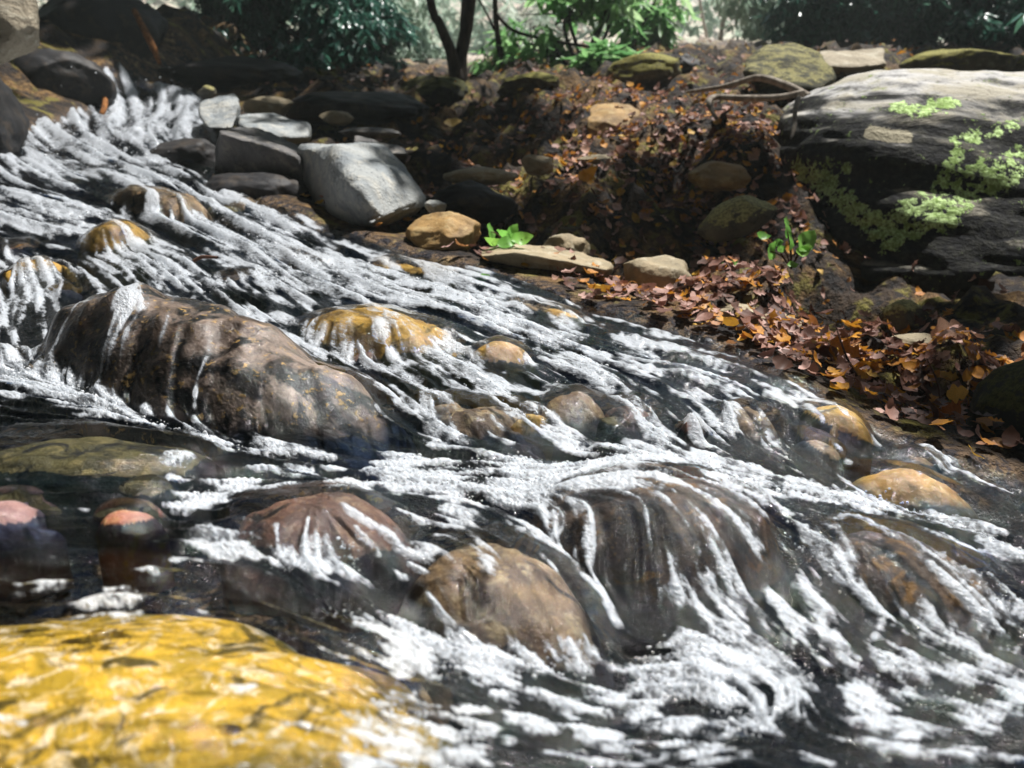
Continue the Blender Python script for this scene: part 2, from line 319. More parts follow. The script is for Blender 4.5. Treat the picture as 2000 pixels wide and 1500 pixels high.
far = t.mix(t.step(t.noise(v, .8, 5, .7), .4, .65), (.55, .45, .38), (.45, .46, .36))  # distant ground bleached in its colour too, as if seen through mist
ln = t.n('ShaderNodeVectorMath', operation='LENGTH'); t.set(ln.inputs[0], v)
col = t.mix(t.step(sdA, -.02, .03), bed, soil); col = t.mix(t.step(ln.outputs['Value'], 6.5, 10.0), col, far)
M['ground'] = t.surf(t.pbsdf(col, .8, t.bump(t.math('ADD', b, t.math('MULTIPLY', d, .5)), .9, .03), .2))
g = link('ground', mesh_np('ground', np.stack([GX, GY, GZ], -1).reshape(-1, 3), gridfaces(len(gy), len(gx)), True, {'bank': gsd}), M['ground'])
tag(g, 'dark leafy soil of the bank and stream bed rising to a wooded slope', kind='structure')

# ------------------------------------------------------------------ water surface
NC, NR = 1180, 960
uu = np.linspace(-1.2, 1.4, NC); yy = np.exp(np.linspace(math.log(.20), math.log(5.3), NR))
U, Yg = np.meshgrid(uu, yy); X = U * Yg; wsd = sdist(X, Yg); Hw = H(X, Yg)
base = Hw - np.maximum(wsd, 0) * .5 - .004
film = np.full(X.shape, -9.0)
for d_ in domes: film = np.maximum(film, d_.top(X, Yg)[0])
rock_top = film; film = film + .006
def smax(a, b, k):
    h = np.clip(k - np.abs(a - b), 0, None) / k; return np.maximum(a, b) + h * h * k * .25
def blur(a, n=1):
    for _ in range(n):
        p = np.pad(a, 1, mode='edge'); a = (p[:-2, 1:-1] + p[2:, 1:-1] + p[1:-1, :-2] + p[1:-1, 2:] + 2 * p[1:-1, 1:-1]) / 6
    return a
S0 = np.maximum(blur(smax(base, film, .055), 14), film - .003)
S0 = blur(S0, 2)
onrock = sm(-.012, .004, film - base)
PX, PY = proj(X, Yg, S0)
def hit(px, py):                                     # where a photo pixel meets the water
    u = (px - 1000) / F                              # column, then the first row whose projection rises past py
    best = None
    for _ in range(2):
        j = int(np.clip(np.searchsorted(uu, u), 0, NC - 1)); k = np.nonzero(PY[:, j] <= py)[0]
        i = int(k[0]) if len(k) else NR - 1
        u = uu[j] + (px - PX[i, j]) / F
    return X[i, j], yy[i], i, j
# flow arrows, drawn from the photo
FLOW = [((100,250),(250,330)),((330,190),(290,290)),((60,300),(150,350)),((300,350),(420,420)),((60,400),(200,430)),((400,400),(560,480)),((500,450),(650,540)),((700,540),(900,600)),((420,520),(560,620)),((900,600),(1060,650)),
 ((1000,600),(1200,680)),((1250,700),(1500,760)),((1500,760),(1700,850)),((1700,860),(1950,980)),((150,560),(110,640)),((300,570),(250,740)),((450,620),(390,760)),((600,700),(540,830)),((640,690),(800,860)),((680,690),(760,740)),
 ((760,730),(900,870)),((900,740),(1120,880)),((1180,740),(1320,870)),((1360,770),(1420,870)),((1480,780),(1580,910)),((1620,880),(1700,950)),((1850,930),(1950,1000)),
 ((20,720),(280,790)),((280,790),(460,865)),((480,870),(700,900)),((720,920),(1000,915)),((1020,960),(1220,900)),((1250,900),(1500,950)),((1520,950),(1750,1010)),((1750,990),(2000,1080)),
 ((0,800),(250,820)),((150,870),(400,880)),((350,930),(560,920)),((380,1000),(560,950)),((600,960),(850,1000)),((880,1010),(1030,1120)),((1030,1080),(1160,1280)),((600,990),(560,1060)),((900,1100),(950,1250)),
 ((1100,1010),(1140,1220)),((1250,1040),(1330,1250)),((1400,1020),(1560,1260)),((1550,1000),(1750,1240)),((1700,1020),(1950,1230)),((1850,1080),(2000,1180)),
 ((20,1090),(300,1080)),((300,1080),(560,1110)),((560,1110),(760,1250)),((650,1180),(850,1290)),((850,1290),(1100,1300)),((0,1240),(400,1230)),((100,1350),(500,1300)),((100,1450),(600,1420)),((700,1350),(950,1420)),
 ((1000,1350),(1250,1400)),((1200,1330),(1400,1260)),((1400,1260),(1560,1330)),((1560,1330),(1500,1430)),((1650,1330),(1950,1400)),((1300,1450),(1600,1480)),((1800,1450),(2000,1490))]
gyS, gxS = np.gradient(blur(S0, 10)); 
dY = np.gradient(yy)[:, None]; dX = (Yg * (uu[1] - uu[0]))
gX = gxS / dX; gYc = gyS / dY - gX * U               # world-space slope (grid is sheared)
VX = np.zeros_like(X); VY = np.zeros_like(X); WT = np.full(X.shape, 1e-9)
lY = np.log(Yg)
for (a, b) in FLOW:
    ax, ay, *_ = hit(*a); bx, by, *_ = hit(*b); L = math.hypot(bx - ax, by - ay) + 1e-6
    mu, ml = (ax / ay + bx / by) / 2, (math.log(ay) + math.log(by)) / 2
    wgt = 1.0 / (((U - mu) ** 2 + ((lY - ml) * .7) ** 2) + .0025) ** 1.6
    VX += wgt * (bx - ax) / L; VY += wgt * (by - ay) / L; WT += wgt
VX /= WT; VY /= WT
gn = np.hypot(gX, gYc) + 1e-6; gw = .9 * sm(.15, .8, gn)
VX = VX - gw * gX / gn; VY = VY - gw * gYc / gn
DU = (VX - U * VY) / Yg; DL = VY / Yg                # direction in grid coordinates
DJ = DU / (uu[1] - uu[0]); DI = DL / (lY[1, 0] - lY[0, 0]); nrm = np.hypot(DJ, DI) + 1e-9; DJ /= nrm; DI /= nrm
N0 = blur(rng.random((NR, NC)), 1); N1 = blur(rng.random((NR, NC)), 4); N2 = blur(rng.random((NR, NC)), 16); N3 = blur(rng.random((NR, NC)), 90)
nz = np.stack([(N0 - N0.mean()) / N0.std() * .3, (N1 - N1.mean()) / N1.std() * .3, (N2 - N2.mean()) / N2.std() * .3, (N3 - N3.mean()) / N3.std() * .3], -1).astype(np.float32).reshape(-1, 4)
DJf, DIf = DJ.astype(np.float32), DI.astype(np.float32)
acc = np.zeros((NR * NC, 4), np.float32); accL = np.zeros((NR * NC, 2), np.float32)
I0, J0 = np.meshgrid(np.arange(NR, dtype=np.float32), np.arange(NC, dtype=np.float32), indexing='ij')
for sgn in (1, -1):
    I, J = I0.copy(), J0.copy()
    for k in range(28):
        idx = (np.clip(np.rint(I), 0, NR - 1).astype(np.int32) * NC + np.clip(np.rint(J), 0, NC - 1).astype(np.int32)).ravel()
        wk = np.array([1.0 if k < 5 else 0.0, 1.0 if k < 9 else 0, 1.0 if k < 14 else 0, 1.0], np.float32)
        if k < 20: acc += nz[idx] * wk
        accL += nz[idx][:, 1:3]
        dj = DJf.ravel()[idx].reshape(NR, NC); di = DIf.ravel()[idx].reshape(NR, NC)
        I += sgn * di * 1.3; J += sgn * dj * 1.3
lic = [(q - q.mean()) / q.std() for q in (acc[:, i].reshape(NR, NC) for i in range(4))]
licL = [(q - q.mean()) / q.std() for q in (accL[:, i].reshape(NR, NC) for i in range(2))]
# foam, plus a reflection and glints painted as white: strokes along the white water (pixels of the photo, half width in pixels, strength)
FOAM_GLINTS = [([(1100,1000),(1500,1000),(1900,1150)],80,.56),([(1250,1060),(1700,1220)],70,.5),([(600,1000),(900,1060)],50,.38),([(1000,1390),(1500,1430),(1950,1450)],60,.56),([(1600,1300),(1980,1340)],30,.75),([(1050,1330),(1250,1360)],30,.7),([(1650,1150),(1980,1290)],40,.5),([(700,1180),(1000,1310)],60,.5),([(400,960),(620,930)],36,.45),([(100,720),(280,800)],30,1.2),([(20,700),(60,760)],26,1.0),([(300,165),(320,230),(300,280)],50,1.3),([(370,190),(390,250),(400,290)],35,1.0),([(230,225),(250,280)],40,1.2),([(50,245),(120,280),(250,300),(330,300)],38,1.3),([(120,240),(180,265)],30,.8),([(30,290),(140,330),(260,330),(330,350)],32,1.0),
 ([(0,350),(100,380),(200,370)],30,.75),([(0,430),(60,410),(180,420)],22,.8),([(100,460),(120,520)],14,.7),([(330,420),(400,470)],22,.7),([(380,370),(480,400),(560,460)],34,1.0),([(420,430),(560,500),(700,530)],38,1.1),([(560,530),(700,540),(830,570)],38,1.5),([(250,520),(350,530),(420,560)],22,.9),
 ([(380,540),(470,600),(560,640)],22,.75),([(600,480),(720,520)],22,.6),([(700,560),(850,570),(960,590)],30,1.2),([(880,540),(960,580),(1010,600)],26,1.0),([(900,600),(1010,640),(1080,650)],24,1.3),([(1040,660),(1140,690),(1200,700)],34,1.2),([(1100,640),(1250,680),(1330,720)],24,.8),([(600,650),(680,690)],20,.7),([(640,690),(760,720),(800,740)],22,1.0),([(745,640),(760,620)],16,1.1),
 ([(870,670),(900,720)],24,1.2),([(860,720),(960,760),(1010,800)],22,.9),([(0,560),(60,540),(150,530)],18,.9),([(0,600),(60,590)],18,.6),([(0,680),(40,700)],26,.8),([(0,730),(100,740),(180,760)],26,1.2),([(180,740),(270,775),(290,800)],28,1.4),([(260,790),(360,830),(450,860)],18,1.1),
 ([(450,860),(560,885),(640,895)],12,.8),([(830,770),(880,860)],30,.85),([(900,790),(1000,860)],16,.4),([(1000,800),(1080,840),(1150,880)],18,1.0),([(1090,730),(1180,740),(1240,790),(1300,870)],22,.95),([(1330,740),(1400,800),(1380,860)],26,.8),([(1450,800),(1500,860),(1560,910)],24,.8),
 ([(1240,700),(1350,740),(1450,770)],24,.55),([(1640,890),(1660,940)],14,.7),([(1720,880),(1790,920)],12,.5),([(1800,860),(1830,900)],10,.7),([(1900,930),(2000,970)],14,.4),([(650,940),(760,910),(900,900)],22,.9),([(780,920),(960,930),(1050,950)],34,1.35),([(850,950),(1000,970)],20,.9),([(1000,900),(1130,905)],20,1.1),([(1040,950),(1150,910),(1260,895)],22,1.1),([(1180,890),(1320,895),(1480,930)],22,1.25),([(1400,930),(1600,960)],20,1.0),
 ([(1580,960),(1750,980),(1880,1020),(2000,1080)],24,1.2),([(1650,1000),(1760,1030)],14,.6),([(1540,1020),(1600,1100),(1680,1160)],28,.85),([(1620,1050),(1740,1150)],14,.55),([(1830,1080),(1920,1130),(2000,1180)],22,.85),([(1700,1070),(1790,1090)],14,.5),([(1900,1160),(2000,1270)],14,.7),
 ([(340,900),(360,930)],18,1.0),([(400,930),(480,920),(600,915)],16,.8),([(360,980),(440,960),(480,940)],24,1.0),([(380,1045),(420,1060),(480,1090)],14,.9),([(550,1090),(620,1085),(680,1080)],22,1.2),([(640,1080),(710,1130)],18,.8),([(740,1140),(780,1135)],10,.7),([(640,1190),(720,1200),(800,1240)],20,.9),([(770,1230),(860,1270),(960,1300)],28,1.2),([(780,1300),(880,1310),(1000,1320)],22,1.0),([(1000,1295),(1130,1290),(1150,1310)],18,1.1),([(1070,1310),(1100,1320)],14,.6),
 ([(790,1370),(830,1400)],18,.5),([(900,1380),(930,1390)],20,.8),([(740,1400),(800,1440),(900,1460)],46,1.0),([(700,1480),(880,1490)],34,.9),([(1270,1310),(1340,1290),(1420,1270)],36,1.3),([(1400,1280),(1500,1290),(1570,1310)],28,1.1),([(1400,1330),(1460,1400)],40,1.2),([(1520,1380),(1560,1350)],16,.8),([(1250,1400),(1330,1440),(1400,1470)],30,.8),([(1520,1410),(1540,1460)],20,.7),
 ([(1650,1300),(1700,1290)],12,.7),([(1730,1290),(1800,1300)],16,1.0),([(1780,1360),(1860,1370)],22,.9),([(1880,1370),(1950,1410)],24,1.0),([(1690,1380),(1710,1400)],20,.9),([(1740,1440),(1780,1480)],40,.7),([(1870,1330),(1960,1340)],12,.6),([(1140,1410),(1160,1420)],12,.5),([(870,1000),(920,1010)],10,.7),([(1010,1040),(1120,1080)],12,.7),([(930,1070),(960,1110)],16,.7),([(1290,990),(1340,1000)],30,.5),([(170,1180),(240,1200)],26,.4)]  # the last stroke paints a pale reflection as foam
dens = np.zeros_like(X)
for pts, hw, st in FOAM_GLINTS:
    q = [hit(*p) for p in pts]
    for a, b in zip(q[:-1], q[1:]):
        am, bm = np.array((a[0], a[1])), np.array((b[0], b[1])); mY = (a[1] + b[1]) / 2; wr = hw * 1.3 * mY / F
        m = (X > min(am[0], bm[0]) - 4 * wr) & (X < max(am[0], bm[0]) + 4 * wr) & (Yg > min(am[1], bm[1]) - 8 * wr) & (Yg < max(am[1], bm[1]) + 8 * wr)
        if not m.any(): continue
        FY = .5
        x_, y_ = X[m], Yg[m] * FY; A2, B2 = am * (1, FY), bm * (1, FY); ab = B2 - A2
        tt = np.clip(((x_ - A2[0]) * ab[0] + (y_ - A2[1]) * ab[1]) / (ab @ ab + 1e-9), 0, 1)
        dd = np.hypot(x_ - A2[0] - tt * ab[0], y_ - A2[1] - tt * ab[1]) / wr
        dens[m] = np.maximum(dens[m], st * (1 - sm(.35, 1.75, dd)))
eq = domes[1].top(X, Yg)[1]; dens = dens * (1 - .95 * sm(1.0, .85, eq))
dens = np.minimum(blur(dens, 4), 1.12) * sm(4.95, 4.7, Yg)
turb = sm(.15, .7, dens)
zone_ = (sm(.9, 1.4, Yg) * .48 + sm(1.8, 3.0, Yg) * .24) * sm(.02, .15, -wsd)  # baseline whitening of the far rapids: thin foam, with sun glints painted in
big_ = fbm(X / Yg * 9, lY * 9, seed=95, oct=3) - .5
kn = sm(1.15, .6, Yg); st_ = (.22 - .12 * kn) * lic[0] + (.7 - .35 * kn) * lic[1] + (.55 + .2 * kn) * lic[2] + (.35 + .4 * kn) * lic[3]
st_ = st_ + (.95 * licL[0] + .3 * licL[1] - st_) * onrock * sm(1.25, .9, dens) * .85
fo = np.maximum(dens, zone_) * 1.2 - .34 + .52 * st_ + .8 * big_ * sm(.0, .5, dens + zone_) * (1 - sm(.9, 1.3, dens))
fo = fo - .35 * onrock * (1 - sm(.4, .9, dens)) - .45 * (1 - sm(.0, .3, dens + zone_))
foam = blur(sm(-.1, 1.1, fo), 2)
amp = Yg ** .65
disp = (.0013 + .0008 * turb) * licL[0] * amp + (.0026 - .0006 * turb) * licL[1] * amp + turb * (.0008 * lic[1] + .0014 * lic[2] + .0016 * lic[3]) * amp + .0003 * lic[0] * amp * (.6 + turb)
disp *= (1 - .68 * onrock * (1 - turb)) * sm(.0, .05, .05 - wsd)
up = sm(2.6, 3.8, Yg); disp += up * turb * (.003 * np.abs(lic[2]) + .006 * lic[3] * (vn(X * 14, Yg * 14, seed=8) ** 2) * 2)
gyS, gxS = np.gradient(blur(S0, 3)); gX = gxS / dX; gYc = gyS / dY - gX * U
nl = np.sqrt(1 + gX ** 2 + gYc ** 2)
bedz = np.maximum(rock_top, ground_z(X, Yg, wsd)); deep = np.clip(S0 + disp - bedz, 0, .2)
WX = X - gX / nl * disp; WY = Yg - gYc / nl * disp; WZ = S0 + disp / nl
keep = (wsd < .06) & (Yg < 4.75)
Fw = gridfaces(NR, NC); kf = keep.ravel()[Fw].all(1); Fw = Fw[kf]
used = np.zeros(NR * NC, bool); used[Fw.ravel()] = True; remap = np.cumsum(used) - 1
V = np.stack([WX, WY, WZ], -1).reshape(-1, 3)
def sel(a): return a.ravel()[used]
t = NT('running_water'); fo_ = t.attr('foam'); v = t.pos()
fine = t.noise(v, 420, 3, .7); bub = t.vor(v, 260, 'F1')
mr = t.n('ShaderNodeMapping'); t.set(mr.inputs[0], v); mr.inputs['Rotation'].default_value = (0, 0, R(48))
mp = t.n('ShaderNodeMapping'); t.set(mp.inputs[0], mr.outputs[0]); mp.inputs['Scale'].default_value = (.25, 1, 1)
rip = t.noise(mp.outputs[0], 260, 4, .6, .4)
rip2 = t.noise(mp.outputs[0], 110, 4, .7, .8)
st1 = t.attr('streak'); bell = t.math('MULTIPLY', t.step(fo_, .02, .3), .28)
ff = t.step(t.math('ADD', t.math('ADD', fo_, t.math('MULTIPLY', t.math('ADD', t.math('MULTIPLY', t.math('SUBTRACT', rip, .5), .8), t.math('MULTIPLY', t.math('SUBTRACT', rip2, .5), 1.1)), t.step(fo_, .0, .35))), t.math('MULTIPLY', st1, bell)), .06, 1.12)
nrm_ = t.bump(t.math('ADD', rip, t.math('MULTIPLY', fine, .4)), .6, .003)
fr = t.n('ShaderNodeFresnel'); fr.inputs['IOR'].default_value = 1.42; t.set(fr.inputs['Normal'], nrm_)
gl = t.n('ShaderNodeBsdfGlossy'); gl.inputs['Roughness'].default_value = .06; t.set(gl.inputs['Normal'], nrm_)
tr = t.n('ShaderNodeBsdfTransparent'); dk = t.step(t.attr('deep'), .012, .075); t.set(tr.inputs[0], t.mix(dk, (.96, .97, .96), (.07, .13, .25)))
clear = t.mixs(fr.outputs[0], tr.outputs[0], gl.outputs[0])
fb = t.bump(t.math('ADD', t.math('ADD', t.math('MULTIPLY', bub, -.5), t.math('MULTIPLY', t.vor(v, 150), -.35)), t.math('MULTIPLY', t.math('ADD', rip, rip2), 1.2)), .7, .0035)
white = t.pbsdf(t.mix(t.step(fine, .3, .7), (.60, .67, .76), (.90, .92, .95)), .12, fb, .7)
tl = t.n('ShaderNodeBsdfTranslucent'); tl.inputs[0].default_value = (.85, .9, .94, 1)
f1 = t.step(t.vor(v, 150), .62, .12); f2 = t.step(t.vor(v, 340), .62, .15); n3 = t.noise(v, 70, 3, .6)
n4 = t.noise(v, 230, 3, .65, .8); brk = t.math('ADD', t.math('MULTIPLY', t.math('SUBTRACT', rip2, .5), 1.9), t.math('MULTIPLY', t.math('SUBTRACT', rip, .5), 1.5))
froth = t.math('ADD', t.math('MULTIPLY_ADD', st1, .30, .40), t.math('ADD', t.math('MULTIPLY', t.math('SUBTRACT', f1, .5), .16), brk), None, True)
ffa = t.math('MULTIPLY', ff, t.step(t.math('ADD', froth, t.math('MULTIPLY', ff, .22)), -.08, .80, .24, 1.0))
M['water'] = t.surf(t.mixs(ffa, clear, t.mixs(.35, white, tl.outputs[0])))
wt = link('water', mesh_np('water', V[used], remap[Fw], True, {'foam': sel(foam), 'streak': sel(np.clip(.3 * lic[0] + .7 * lic[1], -2.5, 2.5)), 'deep': sel(deep)}), M['water'])
tag(wt, 'clear water rushing over stones in white foamy rapids', kind='structure')

COB = {'mottled': 'mottled tan cobble under the rapids', 'gold': 'golden brown cobble under the rapids', 'wetdark': 'dark wet cobble under the rapids', 'redbrown': 'reddish brown cobble under the rapids', 'olive': 'olive green cobble under the rapids'}
# dome stones: top from the same function, closed below
for i, d_ in enumerate(domes):
    nth, nr_ = 120, 44
    th = np.linspace(0, 2 * np.pi, nth, endpoint=False); rr = np.sin(np.linspace(0, 1, nr_) * np.pi / 2)
    T, RR = np.meshgrid(th, rr)
    # radius at which rho reaches 1 in each direction
    lo = np.zeros(nth); hi = np.full(nth, 1.6)
    def xy(t_, r_): 
        a_, b_ = r_ * np.cos(t_) * d_.L, r_ * np.sin(t_) * d_.w
        return d_.c[0] + a_ * d_.ax[0] - b_ * d_.ax[1], d_.c[1] + a_ * d_.ax[1] + b_ * d_.ax[0]
    for _ in range(22):
        mid = (lo + hi) / 2; rho = d_.top(*xy(th, mid))[1]; lo = np.where(rho < .998, mid, lo); hi = np.where(rho < .998, hi, mid)
    x_, y_ = xy(T, RR * lo[None]); z_ = d_.top(x_, y_)[0]; z_ = np.where(z_ < -5, d_.c[2] - d_.h, z_)
    low = np.stack([x_[-1], y_[-1], z_[-1] - max(.05, d_.h * .6)], -1); bot = np.array([[d_.c[0], d_.c[1], d_.c[2] - d_.h * 2]])
    V = np.concatenate([np.stack([x_, y_, z_], -1).reshape(-1, 3), low, bot])
    fs = []
    idx = np.arange(nr_ * nth + nth).reshape(nr_ + 1, nth)
    a0 = idx[:-1]; a1 = idx[1:]
    fq = np.stack([a0, a1, np.roll(a1, -1, 1), np.roll(a0, -1, 1)], -1).reshape(-1, 4)
    tri = np.stack([idx[-1], np.full(nth, len(V) - 1), np.roll(idx[-1], -1), idx[-1]], -1)[:, :3]
    me = bpy.data.meshes.new('submerged_rock'); me.from_pydata(recentre(V, d_.c).tolist(), [], fq.tolist() + tri.tolist()); me.polygons.foreach_set('use_smooth', np.ones(len(me.polygons), bool)); me.update()
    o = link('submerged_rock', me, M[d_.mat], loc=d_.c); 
    if d_.label: tag(o, d_.label, 'rock', 'rocks in the stream')
    else: o.name = 'cobble'; tag(o, COB[d_.mat], 'cobble', d_.mat + ' cobbles under the rapids')

# ------------------------------------------------------------------ stones on the banks
def blob_rock(name, label, mat, px, py, Y, rx, rz, ry=None, seed=0, cuts=7, rot=0., tilt=(0, 0), sub=5, amp=.16, cat='rock', group='stones on the bank', flat=0.):
    c = P(px, py, Y); k = Y / F; a, hgt = rx * k, rz * k; b = ry if ry else a * .8
    bm = bmesh.new(); bmesh.ops.create_icosphere(bm, subdivisions=sub, radius=1.0)
    V = np.array([v.co[:] for v in bm.verts]); r = np.random.default_rng(seed)
    for _ in range(cuts):
        n = r.normal(size=3); n /= np.linalg.norm(n); dd = .62 + .3 * r.random()
        s = V @ n; m = s > dd; V[m] -= np.outer((s[m] - dd) * .92, n)
    nn = fbm(V[:, 0] * 1.7 + seed, V[:, 1] * 1.7, V[:, 2] * 1.7, seed=seed + 3, oct=5) - .5
    V *= (1 + amp * 2 * nn)[:, None]
    n2 = fbm(V[:, 0] * 9 + seed, V[:, 1] * 9, V[:, 2] * 9, seed=seed + 9, oct=3) - .5; V *= (1 + .05 * n2)[:, None]
    V = V / np.abs(V).max(0) * (a, b, hgt)
    Rm = np.array(Euler((tilt[0], tilt[1], rot)).to_matrix()); V = V @ Rm.T
    for v, q in zip(bm.verts, V): v.co = q
    me = bpy.data.meshes.new(name); bm.to_mesh(me); bm.free(); me.polygons.foreach_set('use_smooth', np.ones(len(me.polygons), bool))
    o = link(name, me, M[mat], loc=c); tag(o, label, cat, group); return o
def hull_rock(name, label, mat, pts, seed=0, amp=.012, group='stones on the bank', cuts=4):
    W_ = np.array([P(*p) for p in pts]); c = W_.mean(0); size = np.ptp(W_, axis=0).max()
    bm = bmesh.new()
    for p in W_: bm.verts.new(p - c)
    res = bmesh.ops.convex_hull(bm, input=bm.verts)
    bmesh.ops.delete(bm, geom=[e for e in res['geom_interior'] if isinstance(e, bmesh.types.BMVert)], context='VERTS')
    bmesh.ops.triangulate(bm, faces=bm.faces)
    bmesh.ops.bevel(bm, geom=list(bm.edges), offset=size * .012, segments=1, affect='EDGES')
    bmesh.ops.triangulate(bm, faces=bm.faces)
    for _ in range(6):
        es = [e for e in bm.edges if e.calc_length() > size * .035]
        if not es: break
        bmesh.ops.subdivide_edges(bm, edges=es, cuts=1); bmesh.ops.triangulate(bm, faces=bm.faces)
    bmesh.ops.smooth_vert(bm, verts=bm.verts, factor=.2, use_axis_x=True, use_axis_y=True, use_axis_z=True)
    bm.normal_update(); V = np.array([v.co[:] for v in bm.verts]); s = 4 / size
    n1 = fbm(V[:, 0] * s + seed, V[:, 1] * s, V[:, 2] * s, seed=seed, oct=5) - .5
    for v, q in zip(bm.verts, n1): v.co += v.normal * q * size * .075
    me = bpy.data.meshes.new(name); bm.normal_update(); bm.to_mesh(me); bm.free(); me.polygons.foreach_set('use_smooth', np.ones(len(me.polygons), bool))
    o = link(name, me, M[mat], loc=c); tag(o, label, 'rock', group); return o

hull_rock('rock', 'large pale grey slab with a broad sunlit face beside the rapids', 'grey', [(655,282,2.55),(690,278,2.66),(745,280,2.76),(800,335,2.66),(833,390,2.56),(800,405,2.46),(738,424,2.28),(690,360,2.3),(583,285,2.8),(600,450,2.8),(700,455,2.55),(780,440,2.9),(600,290,3.1),(740,290,3.1),(820,420,2.85),(620,460,2.7)], 1)
hull_rock('rock', 'black sided slab with a thin sunlit brown top left of the pale grey slab', 'slate', [(425,250,2.95),(500,250,3.15),(580,285,2.98),(582,308,2.72),(500,280,2.72),(432,262,2.78),(415,345,2.98),(520,410,2.9),(610,430,2.9),(610,310,3.1),(450,330,3.2)], 2)
hull_rock('rock', 'upright light grey block at the right of the top cascade', 'grey', [(388,200,3.6),(425,185,3.75),(460,178,3.8),(470,205,3.5),(455,252,3.35),(405,250,3.35),(388,225,3.45),(470,240,3.8),(400,240,3.9)], 3)
hull_rock('rock', 'long low grey stone between the upright block and the pale grey slab', 'grey', [(465,225,3.55),(520,222,3.65),(600,240,3.55),(602,268,3.3),(540,270,3.2),(470,248,3.3),(600,275,3.7),(470,260,3.8),(540,290,3.4)], 4)
hull_rock('rock', 'flat stone leaning behind the pale grey slab with a dark underside', 'slate', [(690,262,3.2),(740,275,3.1),(790,290,3.05),(800,300,2.95),(730,300,2.9),(690,290,3.0),(720,320,3.3),(790,320,3.3)], 14)
blob_rock('rock', 'rounded brown stone behind the long low grey stone', 'tan', 525, 210, 4.0, 46, 20, seed=5)
blob_rock('rock', 'small pale mossy stone touching the top cascade', 'lichen', 405, 180, 4.4, 18, 12, seed=6)
blob_rock('rock', 'small pale flat stone above the black bank hollow', 'tan', 655, 232, 3.9, 34, 14, seed=7)
blob_rock('rock', 'narrow dark stone lying behind the small pale flat stone', 'slate', 720, 262, 3.6, 60, 12, seed=8)
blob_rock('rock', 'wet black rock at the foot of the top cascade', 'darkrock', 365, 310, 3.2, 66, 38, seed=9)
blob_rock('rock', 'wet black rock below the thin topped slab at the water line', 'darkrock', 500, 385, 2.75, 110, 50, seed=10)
blob_rock('rock', 'orange topped brown rock where leaves meet the stream', 'ochre', 868, 458, 2.22, 78, 46, seed=11)
blob_rock('rock', 'small grey pebble stone between the pale slab and the orange topped rock', 'grey', 850, 405, 2.45, 22, 14, seed=12)
hull_rock('rock', 'long flat stone with a pale rim overhanging the water edge', 'tan', [(935,488,2.1),(1010,476,2.25),(1100,486,2.25),(1195,518,2.05),(1190,528,1.95),(1090,508,1.92),(1000,492,1.95),(935,500,2.0),(960,520,2.1),(1090,560,2.02),(1180,560,2.1)], 13, amp=.01)
blob_rock('rock', 'rounded tan stone lying behind the long flat stone', 'tan', 1105, 486, 2.32, 48, 30, seed=15)
blob_rock('rock', 'pale round stone at the end of the long flat stone', 'tan', 1278, 540, 1.98, 76, 40, seed=16, amp=.12)
blob_rock('rock', 'lichen spotted tilted stone in the dark hollow beside the boulder', 'lichen', 1440, 425, 2.3, 80, 34, ry=.08, seed=17, tilt=(.35, -.45), amp=.1)
blob_rock('rock', 'smooth tan stone half buried in bright leaf litter', 'tan', 1470, 640, 1.66, 112, 44, ry=.09, seed=18, tilt=(0, .06), amp=.1)
blob_rock('rock', 'small yellow topped stone in the leaves under the boulder', 'lichen', 1765, 622, 1.8, 46, 38, seed=19)
blob_rock('rock', 'low grey stone among the leaves below the yellow topped stone', 'tan', 1790, 668, 1.65, 60, 18, seed=20)
blob_rock('boulder', 'dark green mossy boulder cut off by the right edge above the water', 'mossdark', 2040, 830, 1.27, 140, 150, ry=.13, seed=21, cuts=3, amp=.1, cat='boulder')
hull_rock('boulder', 'ribbed layered boulder with yellow lichen leaning on the bank crest', 'layered', [(1450,118,3.9),(1500,82,4.1),(1560,76,4.15),(1610,100,4.0),(1640,150,3.7),(1600,175,3.55),(1530,165,3.5),(1455,140,3.65),(1480,190,3.8),(1620,190,3.9),(1520,120,4.5)], 22)
hull_rock('rock', 'pale flat topped rock lying right of the ribbed layered boulder', 'palerock', [(1585,102,4.6),(1640,98,4.7),(1725,96,4.7),(1730,125,4.4),(1660,132,4.35),(1590,130,4.4),(1650,150,4.6),(1720,150,4.6)], 23)
blob_rock('rock', 'long yellow green mossy rock behind the big boulder at right', 'mossy', 1880, 128, 4.3, 112, 34, seed=24, amp=.12)
blob_rock('rock', 'little mossy rock at the upper right edge', 'mossy', 1990, 130, 4.2, 34, 20, seed=25)
blob_rock('rock', 'mossy rounded rock on the bank crest left of the sapling gap', 'mossy', 1265, 146, 4.5, 78, 36, seed=26)
blob_rock('rock', 'bright yellow moss cushion rock below the twin trunks', 'mossy', 1035, 168, 4.7, 62, 24, seed=27)
blob_rock('rock', 'ochre dirt covered slab lying high on the bank slope', 'ochre', 1195, 240, 3.55, 58, 34, ry=.14, seed=28, tilt=(.5, 0))
blob_rock('rock', 'squarish tan stone on the bank under the yellow leaf slope', 'tan', 1050, 322, 2.95, 32, 20, seed=29, cuts=12)
blob_rock('rock', 'flat topped stone with a black hollow beneath it', 'tan', 940, 345, 2.85, 72, 18, seed=30)
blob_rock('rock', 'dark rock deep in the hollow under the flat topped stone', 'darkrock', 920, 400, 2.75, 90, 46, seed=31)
blob_rock('rock', 'flat brown stone lying right of the squarish tan stone', 'tan', 1165, 312, 3.05, 40, 10, seed=32)
blob_rock('rock', 'dark earthy rock at the top of the bank between moss and leaves', 'darkrock', 1340, 130, 4.6, 26, 22, seed=33)
blob_rock('rock', 'dark rock shelf at the left of the bank crest', 'darkrock', 700, 215, 4.5, 130, 34, seed=34)
blob_rock('rock', 'dark rock under the twin trunks', 'mossdark', 840, 190, 4.9, 80, 38, seed=35)
